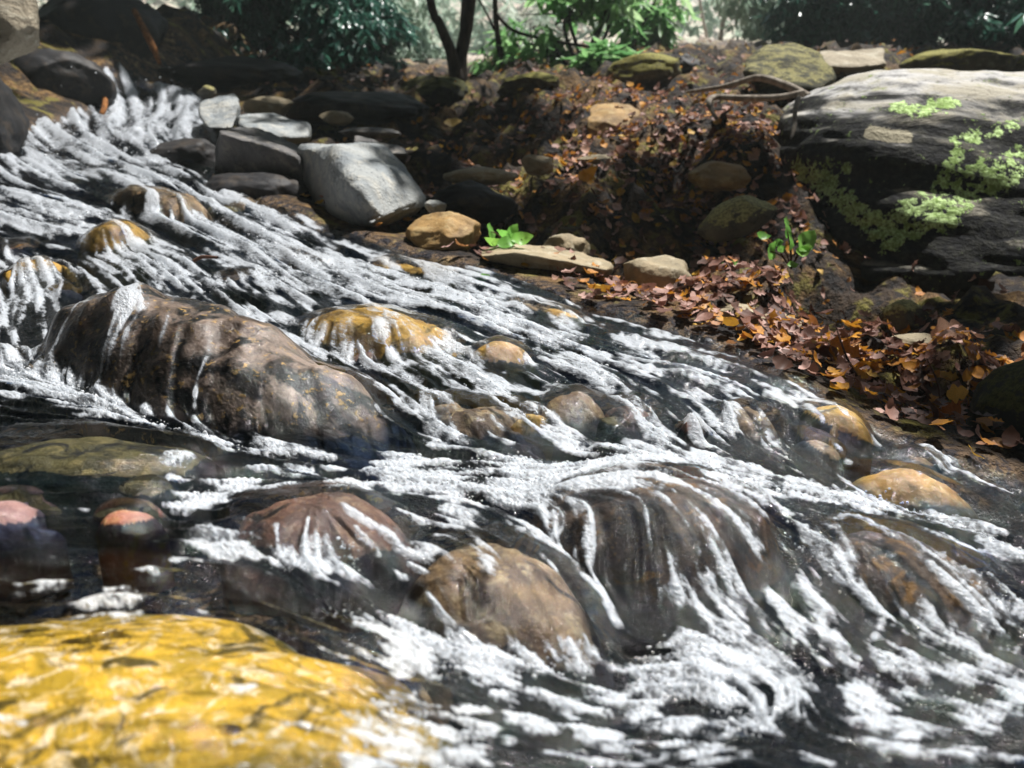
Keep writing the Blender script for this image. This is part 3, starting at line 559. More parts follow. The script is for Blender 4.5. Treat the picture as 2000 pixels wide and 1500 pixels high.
blob_rock('rock', 'brown rock jutting from the slope above the dark hollow', 'ochre', 1400, 345, 2.72, 60, 26, seed=36, tilt=(.3, 0))
blob_rock('boulder', 'tall pale weathered rock cut off by the upper left corner', 'palerock', -20, 50, 3.3, 88, 92, seed=37, cat='boulder')
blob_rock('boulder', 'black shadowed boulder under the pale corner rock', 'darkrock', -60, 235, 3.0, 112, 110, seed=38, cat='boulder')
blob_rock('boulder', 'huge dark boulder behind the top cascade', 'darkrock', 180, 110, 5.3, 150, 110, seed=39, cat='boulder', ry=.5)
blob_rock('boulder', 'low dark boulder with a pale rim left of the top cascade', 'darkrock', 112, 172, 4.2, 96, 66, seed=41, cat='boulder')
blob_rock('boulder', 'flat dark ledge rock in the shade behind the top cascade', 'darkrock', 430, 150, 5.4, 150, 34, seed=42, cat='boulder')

# the big boulder, with its lichen where the photo shows it
def big_boulder():
    c = P(1990, 345, 2.95) - (0, 0, .16); a, b, hgt = .84, .62, .57
    bm = bmesh.new(); bmesh.ops.create_icosphere(bm, subdivisions=7, radius=1.0); V = np.array([v.co[:] for v in bm.verts])
    p = 3.4; V /= (np.abs(V) ** p).sum(1)[:, None] ** (1 / p)
    n1 = fbm(V[:, 0] * 1.3 + 5, V[:, 1] * 1.3, V[:, 2] * 1.3, seed=71, oct=4) - .5
    lay = fbm(V[:, 0] * 1.2, V[:, 1] * 1.2 + 3, V[:, 2] * 7 + V[:, 0] * 1.4, seed=72, oct=4) - .5
    V *= (1 + .22 * n1 + .09 * lay)[:, None]
    V = V * (a, b, hgt)
    V[:, 1] += np.clip(-V[:, 2] - .12, 0, 1) * .4 * (V[:, 1] < .1)           # undercut front
    V[:, 1] += np.where(V[:, 1] < .2, np.clip(V[:, 2] + .10, 0, 1) * .62, 0); V[:, 2] += V[:, 0] * .03
    for v, q in zip(bm.verts, V): v.co = q
    me = bpy.data.meshes.new('boulder'); bm.to_mesh(me); bm.free(); me.polygons.foreach_set('use_smooth', np.ones(len(me.polygons), bool))
    px, py = proj(V[:, 0] + c[0], V[:, 1] + c[1], V[:, 2] + c[2])
    front = V[:, 1] < .25
    st = [([(1565,330),(1620,370),(1680,420),(1740,440),(1800,400),(1870,380)],26,1.),([(1690,430),(1730,470),(1800,440),(1850,430),(1890,380),(1990,340)],22,.9),([(1750,210),(1800,215),(1865,200)],16,.9),([(1860,275),(1940,260),(2000,235)],13,.8),([(1800,390),(1850,330),(1870,300)],14,.8),([(1840,340),(1930,330),(1990,300)],18,.7),([(1800,450),(1890,440)],10,.7),([(1700,260),(1770,268)],14,-.9),([(1570,350),(1600,330),(1650,330)],20,.6),([(2000,300),(2080,280),(2200,320)],22,.8),([(2020,400),(2150,420)],20,.7)]
    lich = np.zeros(len(V)); pale = np.zeros(len(V))
    for pts, hw, s_ in st:
        for q0, q1 in zip(pts[:-1], pts[1:]):
            q0, q1 = np.array(q0), np.array(q1); ab = q1 - q0
            tt = np.clip(((px - q0[0]) * ab[0] + (py - q0[1]) * ab[1]) / (ab @ ab), 0, 1); d = np.hypot(px - q0[0] - tt * ab[0], py - q0[1] - tt * ab[1]) / hw
            f = abs(s_) * (1 - sm(.3, 1.6, d)) * front
            if s_ > 0: lich = np.maximum(lich, f)
            else: pale = np.maximum(pale, f)
    for n, arr in (('lichen', lich), ('pale', pale)):
        at = me.attributes.new(n, 'FLOAT', 'POINT'); at.data.foreach_set('value', arr.astype(np.float32))
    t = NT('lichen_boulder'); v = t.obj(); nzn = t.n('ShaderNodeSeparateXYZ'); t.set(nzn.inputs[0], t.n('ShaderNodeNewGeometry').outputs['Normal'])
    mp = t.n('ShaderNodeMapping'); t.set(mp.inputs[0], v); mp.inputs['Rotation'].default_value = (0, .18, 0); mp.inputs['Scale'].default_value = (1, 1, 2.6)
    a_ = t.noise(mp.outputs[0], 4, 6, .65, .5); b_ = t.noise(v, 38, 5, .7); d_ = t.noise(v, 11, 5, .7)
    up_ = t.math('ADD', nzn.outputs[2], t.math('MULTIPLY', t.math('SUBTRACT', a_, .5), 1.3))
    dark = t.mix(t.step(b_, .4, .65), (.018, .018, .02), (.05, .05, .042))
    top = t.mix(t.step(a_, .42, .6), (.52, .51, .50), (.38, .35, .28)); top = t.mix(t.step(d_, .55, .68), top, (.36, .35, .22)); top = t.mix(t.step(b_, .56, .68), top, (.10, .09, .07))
    col = t.mix(t.step(up_, .66, .95), dark, top)  # upward faces pale, the rest near black: sun and shade put into the colour
    lf = t.step(t.math('ADD', t.math('MULTIPLY', t.attr('lichen'), .52), t.math('MULTIPLY', t.math('SUBTRACT', t.math('ADD', t.math('MULTIPLY', b_, .6), t.math('MULTIPLY', d_, .4)), .5), 3.2)), .30, .40)
    sp = t.math('MULTIPLY', t.step(t.math('ADD', b_, t.math('MULTIPLY', d_, .5)), .92, .97), .7)
    col = t.mix(sp, col, (.30, .36, .15))
    col = t.mix(lf, col, t.mix(t.step(t.math('ADD', t.math('MULTIPLY', d_, .5), t.math('MULTIPLY', t.noise(v, 90, 3, .7), .5)), .42, .58), (.70, .92, .42), (.24, .36, .10)))
    col = t.mix(t.step(t.math('ADD', t.attr('pale'), t.math('SUBTRACT', b_, .5)), .4, .55), col, (.40, .36, .26))
    hh = t.math('ADD', t.math('MULTIPLY', a_, 1.2), t.math('ADD', t.math('MULTIPLY', b_, .3), t.math('MULTIPLY', lf, .25)))
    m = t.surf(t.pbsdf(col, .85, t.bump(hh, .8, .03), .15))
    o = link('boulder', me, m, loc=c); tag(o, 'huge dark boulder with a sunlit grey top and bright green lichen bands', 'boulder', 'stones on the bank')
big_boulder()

# ------------------------------------------------------------------ leaves
def leaf_tpl(kind, seed=0, n=9):                     # a leaf along +x, length 1, lying in xy: three rows of vertices
    r = np.random.default_rng(seed); tt = np.linspace(0, 1, n)
    if kind == 'oak': wd = .32 * np.sin(np.pi * tt) ** .6 * (.62 + .38 * np.cos(tt * 2 * np.pi * 3.5 + 2))
    elif kind == 'maple': wd = .46 * np.sin(np.pi * tt ** .8) ** .8 * (.55 + .45 * np.abs(np.cos(tt * np.pi * 2.6)))
    elif kind == 'long': wd = .135 * np.sin(np.pi * tt ** .9) ** .7
    else: wd = .27 * np.sin(np.pi * tt ** .85) ** .85
    cu_ = (r.random() - .3) * .9; sd_ = .1 + .35 * r.random(); tw = (r.random() - .5) * .8
    V = []
    for t_, w_ in zip(tt, wd):
        zc = cu_ * (t_ - .5) ** 2 * 2 + .03 * math.sin(t_ * 9 + seed)
        for s_ in (-1, 0, 1):
            yq = s_ * max(w_, .006); V.append((t_ - .5, yq, zc + abs(s_) * w_ * sd_ + s_ * w_ * tw * (t_ - .5) + .02 * r.normal() * abs(s_)))
    Fq = [(3 * i + j, 3 * i + 3 + j, 3 * i + 4 + j, 3 * i + 1 + j) for i in range(n - 1) for j in (0, 1)]
    return np.array(V), np.array(Fq)
def scatter(tpls, pos, mats, scl, tint, which=None):
    VV, FF, TT = [], [], []; off = 0; which = np.zeros(len(pos), int) if which is None else which
    for k, (tv, tf) in enumerate(tpls):
        m = which == k; n = m.sum()
        if not n: continue
        W_ = np.einsum('nij,vj->nvi', mats[m], tv) * scl[m][:, None, None] + pos[m][:, None, :]
        VV.append(W_.reshape(-1, 3)); FF.append((tf[None] + (np.arange(n) * len(tv))[:, None, None] + off).reshape(-1, 4)); TT.append(np.repeat(tint[m], len(tv))); off += n * len(tv)
    return np.concatenate(VV), np.concatenate(FF), np.concatenate(TT)
def rotmats(yaw, pitch, roll):
    cy_, sy, cp, sp, cr, sr = np.cos(yaw), np.sin(yaw), np.cos(pitch), np.sin(pitch), np.cos(roll), np.sin(roll); n = len(yaw); Rm = np.zeros((n, 3, 3))
    Rm[:, 0, 0] = cy_ * cp; Rm[:, 0, 1] = cy_ * sp * sr - sy * cr; Rm[:, 0, 2] = cy_ * sp * cr + sy * sr
    Rm[:, 1, 0] = sy * cp; Rm[:, 1, 1] = sy * sp * sr + cy_ * cr; Rm[:, 1, 2] = sy * sp * cr - cy_ * sr
    Rm[:, 2, 0] = -sp; Rm[:, 2, 1] = cp * sr; Rm[:, 2, 2] = cp * cr; return Rm
def leaf_mat(name, stops, trans=.35, rough=.5, tint=True, spec=.3):
    t = NT(name); f = t.attr('tint') if tint else t.n('ShaderNodeObjectInfo').outputs['Random']
    rp = t.n('ShaderNodeValToRGB'); t.set(rp.inputs[0], f); el = rp.color_ramp.elements
    while len(el) < len(stops): el.new(.5)
    for e, (p_, c_) in zip(el, stops): e.position = p_; e.color = (*c_, 1)
    nn = t.noise(t.obj(), 60 if tint else 30, 3, .6)
    col = t.mix(t.math('MULTIPLY', t.step(nn, .45, .7), .5), rp.outputs[0], t.mix(.75, rp.outputs[0], (.02, .012, .006)))
    tl = t.n('ShaderNodeBsdfTranslucent'); t.set(tl.inputs[0], col)
    return t.surf(t.mixs(trans, t.pbsdf(col, rough, None, spec), tl.outputs[0]))
LITTER = [(0., (.06, .028, .018)), (.22, (.14, .06, .04)), (.42, (.40, .21, .16)), (.62, (.56, .36, .31)), (.76, (.50, .22, .06)), (.9, (.66, .28, .02)), (1., (.55, .36, .06))]
M['litter'] = leaf_mat('leaf_litter', LITTER, .25, .6)
tpls = [leaf_tpl('oak', 1), leaf_tpl('oak', 2), leaf_tpl('oval', 3), leaf_tpl('oval', 4), leaf_tpl('maple', 5), leaf_tpl('maple', 6), leaf_tpl('long', 7), leaf_tpl('oak', 8), leaf_tpl('oak', 9)]
# candidate places: even over the bank, thicker where the photo is thick with leaves
def cand(n, x0, x1, y0, y1, lo=.01, hi=9.):
    x = rng.uniform(x0, x1, n); y = rng.uniform(y0, y1, n); sd = sdist(x, y); ok = (sd > lo) & (sd < hi); return x[ok], y[ok]
cx_, cy2 = [], []
def zone(px, py, Y, r, n, ry=None):
    n = int(n * (1.25 if py < 420 else .85)); c = P(px, py, Y); x = c[0] + rng.normal(size=n) * r; y = c[1] + rng.normal(size=n) * (ry or r); ok = sdist(x, y) > -.015; cx_.append(x[ok]); cy2.append(y[ok])
for a in ((1250,610,1.75,.14,170),(1450,650,1.6,.15,240),(1600,660,1.6,.16,320),(1750,700,1.5,.16,420),(1880,740,1.42,.14,330),(2000,760,1.4,.18,320),(1400,575,1.85,.10,120),(1160,490,2.2,.16,130),(1250,470,2.25,.16,110),
          (1420,250,3.1,.24,420),(1480,290,2.75,.14,220),(1330,290,3.0,.22,200),(1250,200,4.0,.35,300),(1180,300,3.2,.3,240),(1020,300,3.2,.3,150),(1050,420,2.6,.25,140),(850,340,2.95,.15,120),(1130,200,4.2,.4,220),(1330,400,2.5,.15,60),(950,240,3.9,.35,120)): zone(*a)
x, y = cand(1900, -1.6, 3.2, 1.3, 6.8); cx_.append(x); cy2.append(y)
lx, ly = np.concatenate(cx_), np.concatenate(cy2); lz = ground_z(lx, ly); N = len(lx)
e_ = .02; nx_ = -(ground_z(lx + e_, ly) - ground_z(lx - e_, ly)) / (2 * e_); ny_ = -(ground_z(lx, ly + e_) - ground_z(lx, ly - e_)) / (2 * e_)
up_n = np.stack([nx_ * .8, ny_ * .8, np.ones(N)], -1); up_n /= np.linalg.norm(up_n, axis=1)[:, None]
loc_r = rotmats(rng.uniform(0, 6.28, N), rng.normal(0, .3, N), rng.normal(0, .3, N))
ref = np.tile((1., 0, 0), (N, 1)); bx = np.cross(up_n, ref); bx /= np.linalg.norm(bx, axis=1)[:, None]; tx = np.cross(bx, up_n)
basis = np.stack([tx, bx, up_n], -1); mats = basis @ loc_r
scl = rng.uniform(.024, .052, N); tint = np.clip(rng.beta(.9, .85, N), 0, 1); which = rng.integers(0, len(tpls), N)
pos = np.stack([lx, ly, lz], -1) + up_n * rng.uniform(.006, .03, N)[:, None]
qx, qy = proj(*pos.T); vis = (qx > 0) & (qx < 2000) & (qy > 60) & (qy < 900)
order = np.argsort(np.where(vis, ly / scl, 1e9)); big = order[:290]; rest = order[290:]
V_, F_, T_ = scatter(tpls, pos[rest], mats[rest], scl[rest], tint[rest], which[rest])
o = link('leaf_litter', mesh_np('leaf_litter', V_, F_, True, {'tint': T_}), M['litter']); tag(o, 'scattered brown and orange fallen leaves covering the bank', 'leaf litter', kind='stuff')
CLS = [('dark brown', 'curled dark brown fallen leaf lying among the bank litter'), ('pink brown', 'pinkish brown dry fallen leaf lying on the bank'), ('orange', 'bright orange fallen leaf lying on the bank')]
leaf_me = {}
LM = [leaf_mat('dark_brown_leaf', [(0, (.05, .025, .018)), (1, (.15, .065, .04))], .25, .55, False), leaf_mat('pink_brown_leaf', [(0, (.36, .18, .13)), (1, (.60, .40, .35))], .25, .55, False), leaf_mat('orange_leaf', [(0, (.46, .19, .03)), (1, (.62, .30, .02))], .3, .5, False)]
for k, (tv, tf) in enumerate(tpls):
    for c in range(3): m_ = mesh_np('fallen_leaf', tv, tf); m_.materials.append(LM[c]); leaf_me[(k, c)] = m_
for i in big:
    c = 0 if tint[i] < .3 else (1 if tint[i] < .68 else 2)
    o = bpy.data.objects.new('fallen_leaf', leaf_me[(which[i], c)]); COL.objects.link(o)
    o.matrix_world = Matrix.Translation(pos[i]) @ Matrix(mats[i].tolist()).to_4x4() @ Matrix.Scale(scl[i], 4)
    tag(o, CLS[c][1], 'leaf', CLS[c][0] + ' fallen leaves on the bank')
def one_leaf(label, kind, px, py, Y, size_px, yaw, pitch, roll, col, seed):
    tv, tf = leaf_tpl(kind, seed, 13); me = mesh_np('fallen_leaf', tv, tf)
    o = link('fallen_leaf', me, leaf_mat('single_leaf', [(0, col), (1, tuple(min(1, q * 1.2) for q in col))], .35, .5, False))
    o.location = P(px, py, Y); o.rotation_euler = (R(roll), R(pitch), R(yaw)); s = size_px * Y / F; o.scale = (s, s, s); tag(o, label, 'leaf')
one_leaf('single yellow orange pointed leaf standing out on the dark slope', 'oval', 1145, 343, 2.72, 46, 25, -28, 60, (.70, .30, .02), 31)
one_leaf('large orange leaf tipped upright beside a thin stem above the water', 'oak', 1650, 680, 1.5, 74, -20, 25, 55, (.62, .22, .02), 32)
one_leaf('pink brown serrated leaf hanging by the water below the thin stem', 'oak', 1692, 760, 1.33, 60, -40, 35, 60, (.50, .27, .20), 33)
one_leaf('pink leaf standing on edge at the foot of the dark hollow', 'maple', 1465, 573, 1.84, 54, 50, -55, 70, (.55, .32, .24), 34)
one_leaf('dark red orange leaf in shade next to the mossy boulder', 'oak', 1850, 800, 1.3, 84, 20, -20, 60, (.40, .12, .02), 35)
one_leaf('pale peach lobed leaf resting below the boulder at right', 'maple', 1855, 650, 1.62, 76, 10, -15, 55, (.58, .36, .25), 36)
one_leaf('orange leaf standing up at the end of the pale round stone', 'oak', 1505, 628, 1.55, 50, 80, -70, 40, (.50, .22, .03), 37)
one_leaf('squarish amber leaf catching sun beside the mossy boulder', 'maple', 1868, 768, 1.28, 46, 0, -10, 75, (.62, .34, .06), 38)
one_leaf('pale yellow leaf high on the slope near the flat stones', 'oval', 885, 240, 3.6, 34, 10, -10, 50, (.55, .38, .12), 39)

# ------------------------------------------------------------------ tubes (trunks, stems, roots)
def tube(pts, rad, ns=10, noise=.12, seed=0):
    pts = np.array(pts, float)
    n = len(pts); m = max(2, n * 6); tt = np.linspace(0, n - 1, m); i = np.minimum(tt.astype(int), n - 2); f = (tt - i)[:, None]
    p0, p1, p2, p3 = pts[np.maximum(i - 1, 0)], pts[i], pts[i + 1], pts[np.minimum(i + 2, n - 1)]
    C = .5 * ((2 * p1) + (-p0 + p2) * f + (2 * p0 - 5 * p1 + 4 * p2 - p3) * f ** 2 + (-p0 + 3 * p1 - 3 * p2 + p3) * f ** 3)
    rad = np.interp(tt, np.arange(n), rad); T = np.gradient(C, axis=0); T /= np.linalg.norm(T, axis=1)[:, None]
    a = np.cross(T, (.31, .2, .93)); bad = np.linalg.norm(a, axis=1) < .1; a[bad] = np.cross(T[bad], (1, 0, 0)); a /= np.linalg.norm(a, axis=1)[:, None]; b = np.cross(T, a)
    th = np.linspace(0, 2 * np.pi, ns, endpoint=False)
    V = C[:, None] + rad[:, None, None] * (np.cos(th)[None, :, None] * a[:, None] + np.sin(th)[None, :, None] * b[:, None])
    nz_ = 1 + noise * 2 * (fbm(V[..., 0] * 12 + seed, V[..., 1] * 12, V[..., 2] * 6, seed=seed, oct=3) - .5); V = C[:, None] + (V - C[:, None]) * nz_[..., None]
    idx = np.arange(m * ns).reshape(m, ns); a0, a1 = idx[:-1], idx[1:]
    return V.reshape(-1, 3), np.stack([a0, np.roll(a0, -1, 1), np.roll(a1, -1, 1), a1], -1).reshape(-1, 4)
def join(parts):
    V, Fc, o = [], [], 0
    for v, f in parts: V.append(v); Fc.append(f + o); o += len(v)
    return np.concatenate(V), np.concatenate(Fc)
def bark(name, c1, c2):
    t = NT(name); v = t.pos(); mp = t.n('ShaderNodeMapping'); t.set(mp.inputs[0], v); mp.inputs['Scale'].default_value = (1, 1, .25)
    a = t.noise(mp.outputs[0], 40, 5, .7); return t.surf(t.pbsdf(t.mix(t.step(a, .35, .65), c1, c2), .85, t.bump(a, .8, .01), .15))
M['bark'] = bark('dark_bark', (.022, .018, .016), (.06, .045, .035)); M['root'] = bark('pale_root', (.16, .13, .10), (.34, .30, .25)); M['rusty'] = bark('rusty_bark', (.12, .05, .02), (.34, .14, .04)); M['palebark'] = bark('pale_bark', (.30, .25, .22), (.48, .42, .38)); M['twig'] = bark('brown_twig', (.05, .025, .018), (.12, .06, .04))
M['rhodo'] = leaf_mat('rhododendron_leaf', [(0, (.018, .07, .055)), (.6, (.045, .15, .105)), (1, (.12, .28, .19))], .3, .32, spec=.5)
M['bright'] = leaf_mat('sunlit_rhododendron_leaf', [(0, (.09, .24, .08)), (.6, (.24, .46, .17)), (1, (.46, .64, .33))], .6, .35, spec=.5)  # lighter copy of the rhododendron leaf, with sunlight put into the colour
M['brush'] = leaf_mat('mist_paled_brush_leaf', [(0, (.26, .37, .28)), (.6, (.44, .55, .44)), (1, (.62, .68, .58))], .4, .5)  # mist put into the leaf colour, so distant brush looks bleached
whorl_tpl = [leaf_tpl('long', s_, 5) for s_ in (11, 12, 13)]
def whorls(cent, nrm_s, L, r, nl=8, droop=.5):       # rosettes of long leaves at branch tips
    n = len(cent); P_, Y_, Pi, Sc, Ti = [], [], [], [], []
    for k in range(nl):
        yaw = k * 2 * np.pi / nl + r.uniform(0, .8, n); pit = droop + r.normal(0, .35, n); s_ = L * r.uniform(.7, 1.15, n)
        d = np.stack([np.cos(yaw) * np.cos(pit), np.sin(yaw) * np.cos(pit), -np.sin(pit)], -1)
        P_.append(cent + d * (s_ * .52)[:, None]); Y_.append(yaw); Pi.append(pit); Sc.append(s_); Ti.append(np.clip(nrm_s + r.normal(0, .18, n), 0, 1))
    yaw, pit = np.concatenate(Y_), np.concatenate(Pi)
    return scatter(whorl_tpl, np.concatenate(P_), rotmats(yaw, pit, r.normal(0, .3, len(yaw))), np.concatenate(Sc), np.concatenate(Ti), r.integers(0, 3, len(yaw)))
def clumps(boxes, n, r):                             # points in lumpy ellipsoids, leaving gaps
    C = []
    for (c, rad) in boxes:
        m = max(4, int(n * 1.0)); q = r.normal(size=(m, 3)); q /= np.linalg.norm(q, axis=1)[:, None]; q *= (r.random(m) ** .45)[:, None]; C.append(np.array(c) + q * np.array(rad))
    return np.concatenate(C)
def shrub(name, label, base, lumps, per, L, mat, seed, droop=.5, stem_r=.018, group=None, cat='shrub', stemmat='bark'):
    r = np.random.default_rng(seed); root = empty(name, tuple(base)); b = np.array(base)
    pts = clumps(lumps, per, r); keep_ = fbm(pts[:, 0] * 2.2 + seed, pts[:, 1] * 2.2, pts[:, 2] * 2.2, seed=seed, oct=2) > .40; pts = pts[keep_]
    V, Fc, T = whorls(pts, r.uniform(.2, .8, len(pts)), L, r, 7, droop)
    link('crown', mesh_np('crown', V - b, Fc, True, {'tint': T}), M[mat], root)
    parts = []
    for (c, rad) in lumps:
        c = np.array(c); mid = b * .45 + c * .55 + r.normal(0, .12, 3) * (1, 1, .3); parts.append(tube([b + r.normal(0, .05, 3) * (1, 1, 0) - (0, 0, .15), mid, c], [stem_r, stem_r * .7, stem_r * .35], 7, seed=seed))
        for _ in range(5):
            e = c + r.normal(size=3) * np.array(rad) * .6; parts.append(tube([mid * .4 + c * .6, (c + e) / 2 + r.normal(0, .05, 3), e], [stem_r * .4, stem_r * .3, stem_r * .15], 5))
    V, Fc = join(parts); link('stem', mesh_np('stem', V - b, Fc), M[stemmat], root)
    tag(root, label, cat, group); return root
def gz(x, y): return float(ground_z(np.array([x]), np.array([y]))[0])
def at_ground(px, Y):
    x = (px - 1000) / F * Y / math.cos(PITCH) * .97; return np.array((x, Y, gz(x, Y)))
def lumps_px(lst): return [(P(px, py, Y), (rx * Y / F, ry, rz * Y / F)) for (px, py, Y, rx, ry, rz) in lst]
G1 = 'rhododendrons behind the stream'
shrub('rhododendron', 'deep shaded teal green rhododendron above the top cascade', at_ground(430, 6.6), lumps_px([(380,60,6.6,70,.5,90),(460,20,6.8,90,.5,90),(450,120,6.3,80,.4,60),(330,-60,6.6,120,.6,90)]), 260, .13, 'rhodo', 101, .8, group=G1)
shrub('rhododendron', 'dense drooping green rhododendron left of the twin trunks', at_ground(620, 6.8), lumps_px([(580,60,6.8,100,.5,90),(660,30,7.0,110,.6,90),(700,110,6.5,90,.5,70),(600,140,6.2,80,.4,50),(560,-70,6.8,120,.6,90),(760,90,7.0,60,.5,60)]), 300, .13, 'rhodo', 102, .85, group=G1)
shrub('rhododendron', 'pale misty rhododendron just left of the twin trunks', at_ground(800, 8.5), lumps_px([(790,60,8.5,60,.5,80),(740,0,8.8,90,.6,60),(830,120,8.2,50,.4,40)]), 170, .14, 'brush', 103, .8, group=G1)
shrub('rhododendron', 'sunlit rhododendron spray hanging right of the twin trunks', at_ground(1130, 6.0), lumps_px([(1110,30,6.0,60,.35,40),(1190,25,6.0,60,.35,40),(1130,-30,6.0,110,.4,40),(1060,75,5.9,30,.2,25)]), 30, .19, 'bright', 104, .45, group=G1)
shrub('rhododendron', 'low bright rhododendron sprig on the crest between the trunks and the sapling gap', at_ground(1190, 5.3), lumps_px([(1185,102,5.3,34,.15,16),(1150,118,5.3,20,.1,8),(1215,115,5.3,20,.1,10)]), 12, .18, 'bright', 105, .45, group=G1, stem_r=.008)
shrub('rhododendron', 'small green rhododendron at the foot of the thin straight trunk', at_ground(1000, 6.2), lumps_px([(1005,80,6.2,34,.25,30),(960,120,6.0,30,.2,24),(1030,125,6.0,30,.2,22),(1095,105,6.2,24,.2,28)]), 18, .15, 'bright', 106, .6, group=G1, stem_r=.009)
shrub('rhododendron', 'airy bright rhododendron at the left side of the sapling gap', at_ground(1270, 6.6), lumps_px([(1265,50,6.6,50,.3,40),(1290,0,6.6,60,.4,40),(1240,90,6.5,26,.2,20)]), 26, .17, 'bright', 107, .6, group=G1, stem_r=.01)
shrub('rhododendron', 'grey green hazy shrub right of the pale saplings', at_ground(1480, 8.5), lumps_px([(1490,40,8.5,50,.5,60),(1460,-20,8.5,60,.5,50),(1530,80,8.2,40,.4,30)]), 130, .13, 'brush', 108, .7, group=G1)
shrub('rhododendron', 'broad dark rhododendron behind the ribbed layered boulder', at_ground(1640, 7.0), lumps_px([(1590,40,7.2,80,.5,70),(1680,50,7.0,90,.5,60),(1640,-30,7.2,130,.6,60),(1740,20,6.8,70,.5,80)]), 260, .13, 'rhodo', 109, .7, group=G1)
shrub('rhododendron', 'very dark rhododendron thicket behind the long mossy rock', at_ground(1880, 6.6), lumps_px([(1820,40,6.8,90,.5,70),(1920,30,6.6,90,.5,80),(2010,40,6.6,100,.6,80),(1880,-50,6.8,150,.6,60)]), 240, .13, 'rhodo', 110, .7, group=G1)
shrub('rhododendron', 'leafy rhododendron spray poking in at the upper right edge', at_ground(2060, 4.4), lumps_px([(2030,40,4.2,40,.15,34),(2110,10,4.2,70,.3,60)]), 16, .13, 'rhodo', 111, .3, group=G1, stem_r=.01)
# trees
def tree(label, lines, mat, crown, per, seed, leafm='bright', group='trees behind the stream', L=.14):
    b = P(*lines[0][0][0]); root = empty('tree', tuple(b)); tr_ = None
    for k, (pp, rr_) in enumerate(lines):
        w_ = np.array([P(*q) for q in pp]); V, Fc = tube(w_, rr_, 12, seed=seed + k); link('trunk' if k == 0 or rr_[0] > .03 else 'branch', mesh_np('trunk', V - b, Fc), M[mat], root)
    if crown:
        r = np.random.default_rng(seed); pts = clumps(lumps_px(crown), per, r); V, Fc, T = whorls(pts, r.uniform(.2, .8, len(pts)), L, r, 6, .6)
        link('crown', mesh_np('crown', V - b, Fc, True, {'tint': T}), M[leafm], root)
    tag(root, label, 'tree', group)
tree('dark tree forking into two trunks from the bank crest', [([(895,175,5.3),(900,110,5.3),(915,30,5.3),(920,-60,5.3),(925,-500,5.4)],[.06,.042,.038,.036,.02]),([(893,155,5.28),(880,100,5.25),(858,45,5.2),(838,-10,5.2),(760,-400,5.2)],[.05,.034,.03,.028,.015]),([(905,100,5.3),(903,40,5.35),(908,-20,5.4)],[.02,.016,.012])], 'bark', [(900,-420,5.4,280,.8,90),(760,-350,5.2,160,.5,80)], 24, 201)
tree('slim straight dark trunk right of the forked tree', [([(985,140,6.0),(975,90,6.0),(968,30,6.0),(966,-40,6.0),(960,-300,6.0)],[.028,.022,.02,.018,.008]),([(966,60,6.0),(950,25,6.0),(930,-10,6.0)],[.01,.008,.006]),([(968,25,6.0),(1000,58,5.9),(1060,76,5.8),(1130,88,5.7),(1165,92,5.6)],[.014,.012,.011,.010,.006])], 'bark', [(960,-300,6.0,120,.5,60)], 16, 202)
tree('leaning dark stem behind the sunlit rhododendron spray', [([(1150,110,6.2),(1165,70,6.2),(1185,20,6.1),(1200,-30,6.1),(1260,-250,6.1)],[.03,.026,.022,.02,.01]),([(1230,110,6.3),(1245,70,6.3),(1275,10,6.3),(1300,-40,6.3)],[.012,.011,.01,.007])], 'bark', [(1260,-260,6.1,140,.5,70)], 16, 203)
tree('pale bare sapling standing straight in the misty gap', [([(1403,125,9.),(1408,70,9.),(1417,10,9.),(1422,-60,9.),(1430,-300,9.)],[.03,.026,.022,.02,.01])], 'palebark', None, 0, 204)
tree('pale bare sapling leaning left in the misty gap', [([(1390,118,9.4),(1380,70,9.4),(1370,20,9.4),(1362,-40,9.4),(1340,-250,9.4)],[.022,.018,.016,.014,.006])], 'palebark', None, 0, 205)
def root_thing(label, pts, rad, mat='root', name='root', cat='root', group=None, seed=0):
    w_ = np.array([P(*q) for q in pts]); b = w_[0]; V, Fc = tube(w_, rad, 8, .2, seed); o = link(name, mesh_np(name, V - b, Fc), M[mat], loc=tuple(b)); tag(o, label, cat, group)
root_thing('pale root arching over leaves from the ribbed layered boulder', [(1580,188,3.3),(1530,165,3.4),(1478,152,3.5),(1420,168,3.55),(1340,180,3.7)], [.014,.016,.016,.012,.006])
root_thing('second pale root running below the arching root', [(1570,180,3.2),(1520,190,3.2),(1450,192,3.2),(1395,190,3.2),(1385,205,3.1),(1400,232,3.0)], [.012,.013,.013,.012,.01,.006])
root_thing('pale root curving down the edge of the big boulder', [(1560,190,2.95),(1553,215,2.85),(1552,245,2.78),(1545,270,2.7)], [.008,.009,.008,.004])
root_thing('rusty dead branch hanging down in the dark upper left', [(262,20,4.9),(285,65,4.8),(300,95,4.75),(312,125,4.7)], [.016,.02,.02,.008], 'rusty', 'branch', 'branch')
root_thing('rusty root curling beside the top cascade', [(190,178,4.3),(205,195,4.2),(200,220,4.1),(188,235,4.1)], [.012,.014,.013,.006], 'rusty', 'root')
root_thing('thin brown stem bending over the leaves beside the water', [(1680,745,1.35),(1655,700,1.42),(1640,660,1.46),(1632,635,1.5)], [.002,.0022,.002,.0012], 'twig', 'stem', 'twig')
root_thing('thin dead twig rising through the leaves by the mossy boulder', [(1835,800,1.3),(1832,750,1.32),(1810,700,1.35)], [.002,.002,.0012], 'twig', 'stem', 'twig')
root_thing('dark wet twig lying in the rapids behind the big brown rock', [(378,510,1.72),(395,502,1.72),(425,503,1.7)], [.004,.0045,.003], 'twig', 'twig', 'twig')
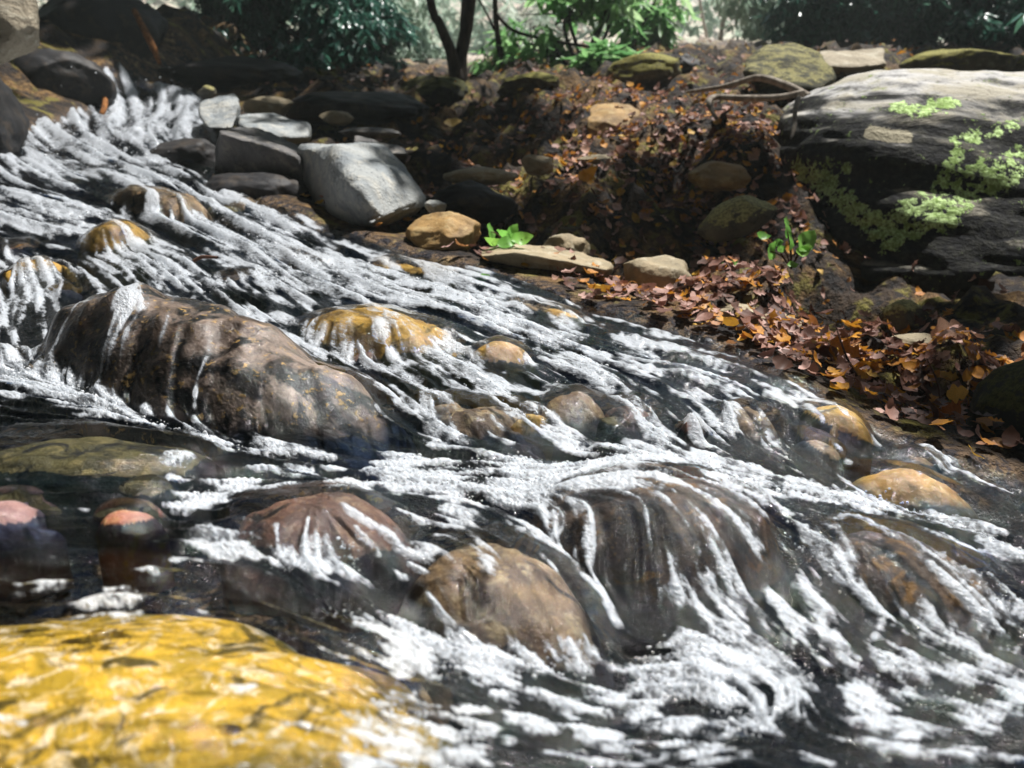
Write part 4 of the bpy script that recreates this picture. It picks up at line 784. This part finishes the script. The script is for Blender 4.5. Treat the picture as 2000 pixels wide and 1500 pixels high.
# small green plant in the hollow
def plant(name, label, base, leaves, mat, kind='oval'):
    b = P(*base); root = empty(name, tuple(b)); parts = []
    for k, (px, py, Y, L_, yaw, pit, roll) in enumerate(leaves):
        c = P(px, py, Y); parts.append(tube([b, (b + c) / 2 + (0, -.004, .01), c], [.0022, .0018, .0012], 6))
        tv, tf = leaf_tpl(kind, 60 + k, 11); s_ = L_ * Y / F; tv = tv * (s_, s_ * 1.25, s_)
        V = tv @ np.array(Euler((R(roll), R(pit), R(yaw))).to_matrix()).T; o = link('leaf', mesh_np('leaf', V, tf, True, {'tint': np.full(len(V), .35 + .1 * (k % 5))}), M[mat], root, tuple(c - b))
    V, Fc = join(parts); link('stem', mesh_np('stem', V - b, Fc), M['twig'], root); tag(root, label, 'plant')
M['seedling'] = leaf_mat('seedling_leaf', [(0, (.16, .44, .07)), (.6, (.28, .62, .12)), (1, (.40, .6, .1))], .5, .4)
plant('seedling', 'little green seedling with oval leaves in front of the boulder', (1545, 525, 1.93), [(1536,444,1.93,46,80,-60,60),(1542,470,1.91,42,75,-60,70),(1504,490,1.91,42,55,-50,70),(1572,472,1.93,56,35,-40,60),(1568,492,1.91,34,10,-20,50),(1521,474,1.93,24,10,-20,50),(1490,462,1.95,28,-5,10,50),(1526,486,1.9,22,30,-20,60),(1548,518,1.9,24,10,0,50)], 'seedling')
plant('seedling', 'yellow green two leaved sprig left of the green seedling', (1420, 545, 1.95), [(1412,518,1.95,14,70,-60,60),(1434,513,1.95,18,20,-20,60)], 'seedling')
plant('leafy_sprig', 'bright yellow green sprig lying behind the long flat stone', (985, 478, 2.15), [(958,452,2.15,40,100,-50,50),(985,462,2.12,44,150,-30,50),(1000,455,2.12,40,60,-45,60),(1020,468,2.1,46,10,-10,50),(960,474,2.1,34,170,-10,50),(990,474,2.08,40,20,-5,50)], 'seedling')
plant('leafy_sprig', 'small green leaves washed against the stones at the stream edge', (940, 552, 1.9), [(930,538,1.9,26,60,-20,50),(946,542,1.88,24,10,-20,60)], 'seedling')

# ------------------------------------------------------------------ far wood behind the shrubs, one mass
def far_wood():
    r = np.random.default_rng(77); n = 11000
    ang = r.uniform(-.95, .95, n); Y = r.uniform(14, 42, n); x = np.tan(ang) * Y; z0 = ground_z(x, Y); pts = np.stack([x, Y, z0 + r.random(n) ** 1.3 * (3.5 + Y * .14)], -1)
    gap = np.exp(-((ang - .22) / .10) ** 2); pts[:, 2] -= gap * (pts[:, 2] - z0) * .3
    k = fbm(x * .35, Y * .35, pts[:, 2] * .5, seed=4, oct=2) > .40 + .15 * gap; pts = pts[k]
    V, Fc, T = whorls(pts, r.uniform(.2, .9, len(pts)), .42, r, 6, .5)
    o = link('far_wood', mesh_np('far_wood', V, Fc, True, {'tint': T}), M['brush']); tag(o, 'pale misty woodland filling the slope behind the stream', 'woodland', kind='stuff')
far_wood()

# ------------------------------------------------------------------ bubbles and droplets riding the white water
def bubbles():
    r = np.random.default_rng(9); pr = (np.clip(dens - .7, 0, 1.0) * keep * Yg ** .0 * (PX > -200) * (PX < 2200)).ravel(); pr /= pr.sum()
    n = 6000; idx = r.choice(NR * NC, n, p=pr); c = np.stack([WX.ravel()[idx], WY.ravel()[idx], WZ.ravel()[idx]], -1)
    Yc = Yg.ravel()[idx]; s_ = r.gamma(2.0, .00035, n) * Yc ** .6 + .0004; s_ = np.clip(s_, .0004, .008 * np.maximum(Yc, .6))
    lift = r.exponential(.5, n) * s_; far_ = (Yc > 2.6) & (r.random(n) < .5); lift = np.where(far_, r.exponential(.03, n), lift); c[:, 2] += lift - s_ * .3
    bm = bmesh.new(); bmesh.ops.create_icosphere(bm, subdivisions=2, radius=1.0); tv = np.array([v.co[:] for v in bm.verts]); tf = np.array([[v.index for v in f.verts] for f in bm.faces]); bm.free()
    V = c[:, None] + tv[None] * s_[:, None, None] * r.uniform(.7, 1.2, (n, 1, 3)); Fc = (tf[None] + (np.arange(n) * len(tv))[:, None, None]).reshape(-1, 3)
    t = NT('foam_bubble'); wh = t.pbsdf((.9, .93, .96), .2, None, .5); tr = t.n('ShaderNodeBsdfTransparent'); lw = t.n('ShaderNodeLayerWeight'); lw.inputs[0].default_value = .35
    m = t.surf(t.mixs(t.math('MULTIPLY_ADD', lw.outputs['Facing'], .6, .3, True), tr.outputs[0], wh))
    o = link('foam_bubbles', mesh_np('foam_bubbles', V.reshape(-1, 3), Fc), m); tag(o, 'white bubbles and droplets riding the rapids', 'foam', kind='stuff')
bubbles()

# ------------------------------------------------------------------ unseen leaf cover added to block the sky, left open for chosen sun patches
def shade_canopy():
    r = np.random.default_rng(55); n = 15000
    az = r.uniform(0, 2 * np.pi, n); sel_ = r.uniform(0.02, 1, n); el = np.arcsin(sel_); rad = r.uniform(7.5, 11, n)
    q = np.stack([rad * np.cos(el) * np.sin(az), 1.5 + rad * np.cos(el) * np.cos(az), rad * np.sin(el)], -1)
    elc = np.arctan2(q[:, 2], np.hypot(q[:, 0], q[:, 1])); front = q[:, 1] > 0
    ok = np.where(front, elc > R(17), elc > R(3))
    f = q - np.array(SUN_DIR) * ((q[:, 2] - .1) / SUN_DIR.z)[:, None]; fx, fy = f[:, 0], f[:, 1]
    lit = sm(-3.1, -2.7, fx) * (1 - sm(4.75, 4.95, fy) * sm(-1.2, -1.5, fx)) * sm(2.9, 2.5, fx) * sm(-1.5, -1.1, fy) * sm(5.6, 5.0, fy) 
    lit = np.maximum(lit, sm(4.5, 5.0, fy) * sm(-1.1, -.7, fx) * sm(2.2, 1.6, fx)); lit = np.maximum(lit, sm(9., 10, fy)); lit = np.maximum(lit, 1.0 * sm(5.2, 5.8, fy) * sm(-3.2, -2.6, fx)); lit = np.maximum(lit, .6 * sm(4.6, 5.2, fy) * sm(1.5, 2, fx)); lit = np.maximum(lit, 1 - sm(.35, .6, np.hypot(fx + 2.2, fy - 3.2)))
    ok &= r.random(n) > lit * (.9945 + .0055 * (fy < 1.7))
    q = q[ok]; V, Fc, T = whorls(q, r.uniform(.1, .7, len(q)), .55, r, 6, .3)
    o = link('shade_canopy', mesh_np('shade_canopy', V, Fc, True, {'tint': T}), M['rhodo']); tag(o, 'unseen leaf cover added overhead to shade the stream and banks', 'shade_canopy', kind='stuff')
shade_canopy()
def shade_leaf_clumps():  # unseen leaf clumps added along the sun direction to darken chosen bank patches
    r = np.random.default_rng(66); Q = []
    for px, py, Y, rad, n in ((760,220,4.1,.55,240),(900,395,2.75,.22,90),(840,300,3.2,.16,40),(1360,480,2.35,.15,70),(1300,430,2.45,.16,60),(1080,400,2.6,.16,40),(1010,250,3.7,.18,40),(1290,330,2.9,.12,30),(1440,330,2.75,.12,30),(1690,585,2.05,.16,70),(1780,600,1.95,.2,90),(1930,640,1.88,.2,90),(1830,780,1.35,.07,30),(1960,790,1.3,.09,40),(520,330,3.0,.1,20),(1720,740,1.4,.05,14)):
        c = P(px, py, Y); f = np.stack([c[0] + r.normal(size=n) * rad * .6, c[1] + r.normal(size=n) * rad * .6, np.full(n, c[2])], -1); h = r.uniform(4.2, 6.5, n)
        Q.append(f + np.array(SUN_DIR) * (h / SUN_DIR.z)[:, None])
    q = np.concatenate(Q); V, Fc, T = whorls(q, r.uniform(.1, .7, len(q)), .15, r, 6, .3)
    o = link('added_shade_leaves', mesh_np('added_shade_leaves', V, Fc, True, {'tint': T}), M['rhodo']); tag(o, 'unseen leaf clumps added overhead to shade hollows of the bank', 'foliage', kind='stuff')
shade_leaf_clumps()

# ------------------------------------------------------------------ mist in the wood
def haze():
    bm = bmesh.new(); bmesh.ops.create_cube(bm, size=1); me = bpy.data.meshes.new('haze'); bm.to_mesh(me); bm.free()
    t = NT('mist'); vol = t.n('ShaderNodeVolumePrincipled'); vol.inputs['Color'].default_value = (.86, .97, .93, 1); vol.inputs['Density'].default_value = HAZE; vol.inputs['Anisotropy'].default_value = .3
    t.t.links.new(vol.outputs[0], t.out.inputs['Volume']); o = link('haze', me, t.m); zlo = float(GZ.min()) - 1; zhi = 32.
    o.scale = (200, 200, zhi - zlo); o.location = (0, 0, (zhi + zlo) / 2); tag(o, 'pale mist hanging in the wood', 'mist', kind='stuff')
HAZE = .0045
haze()
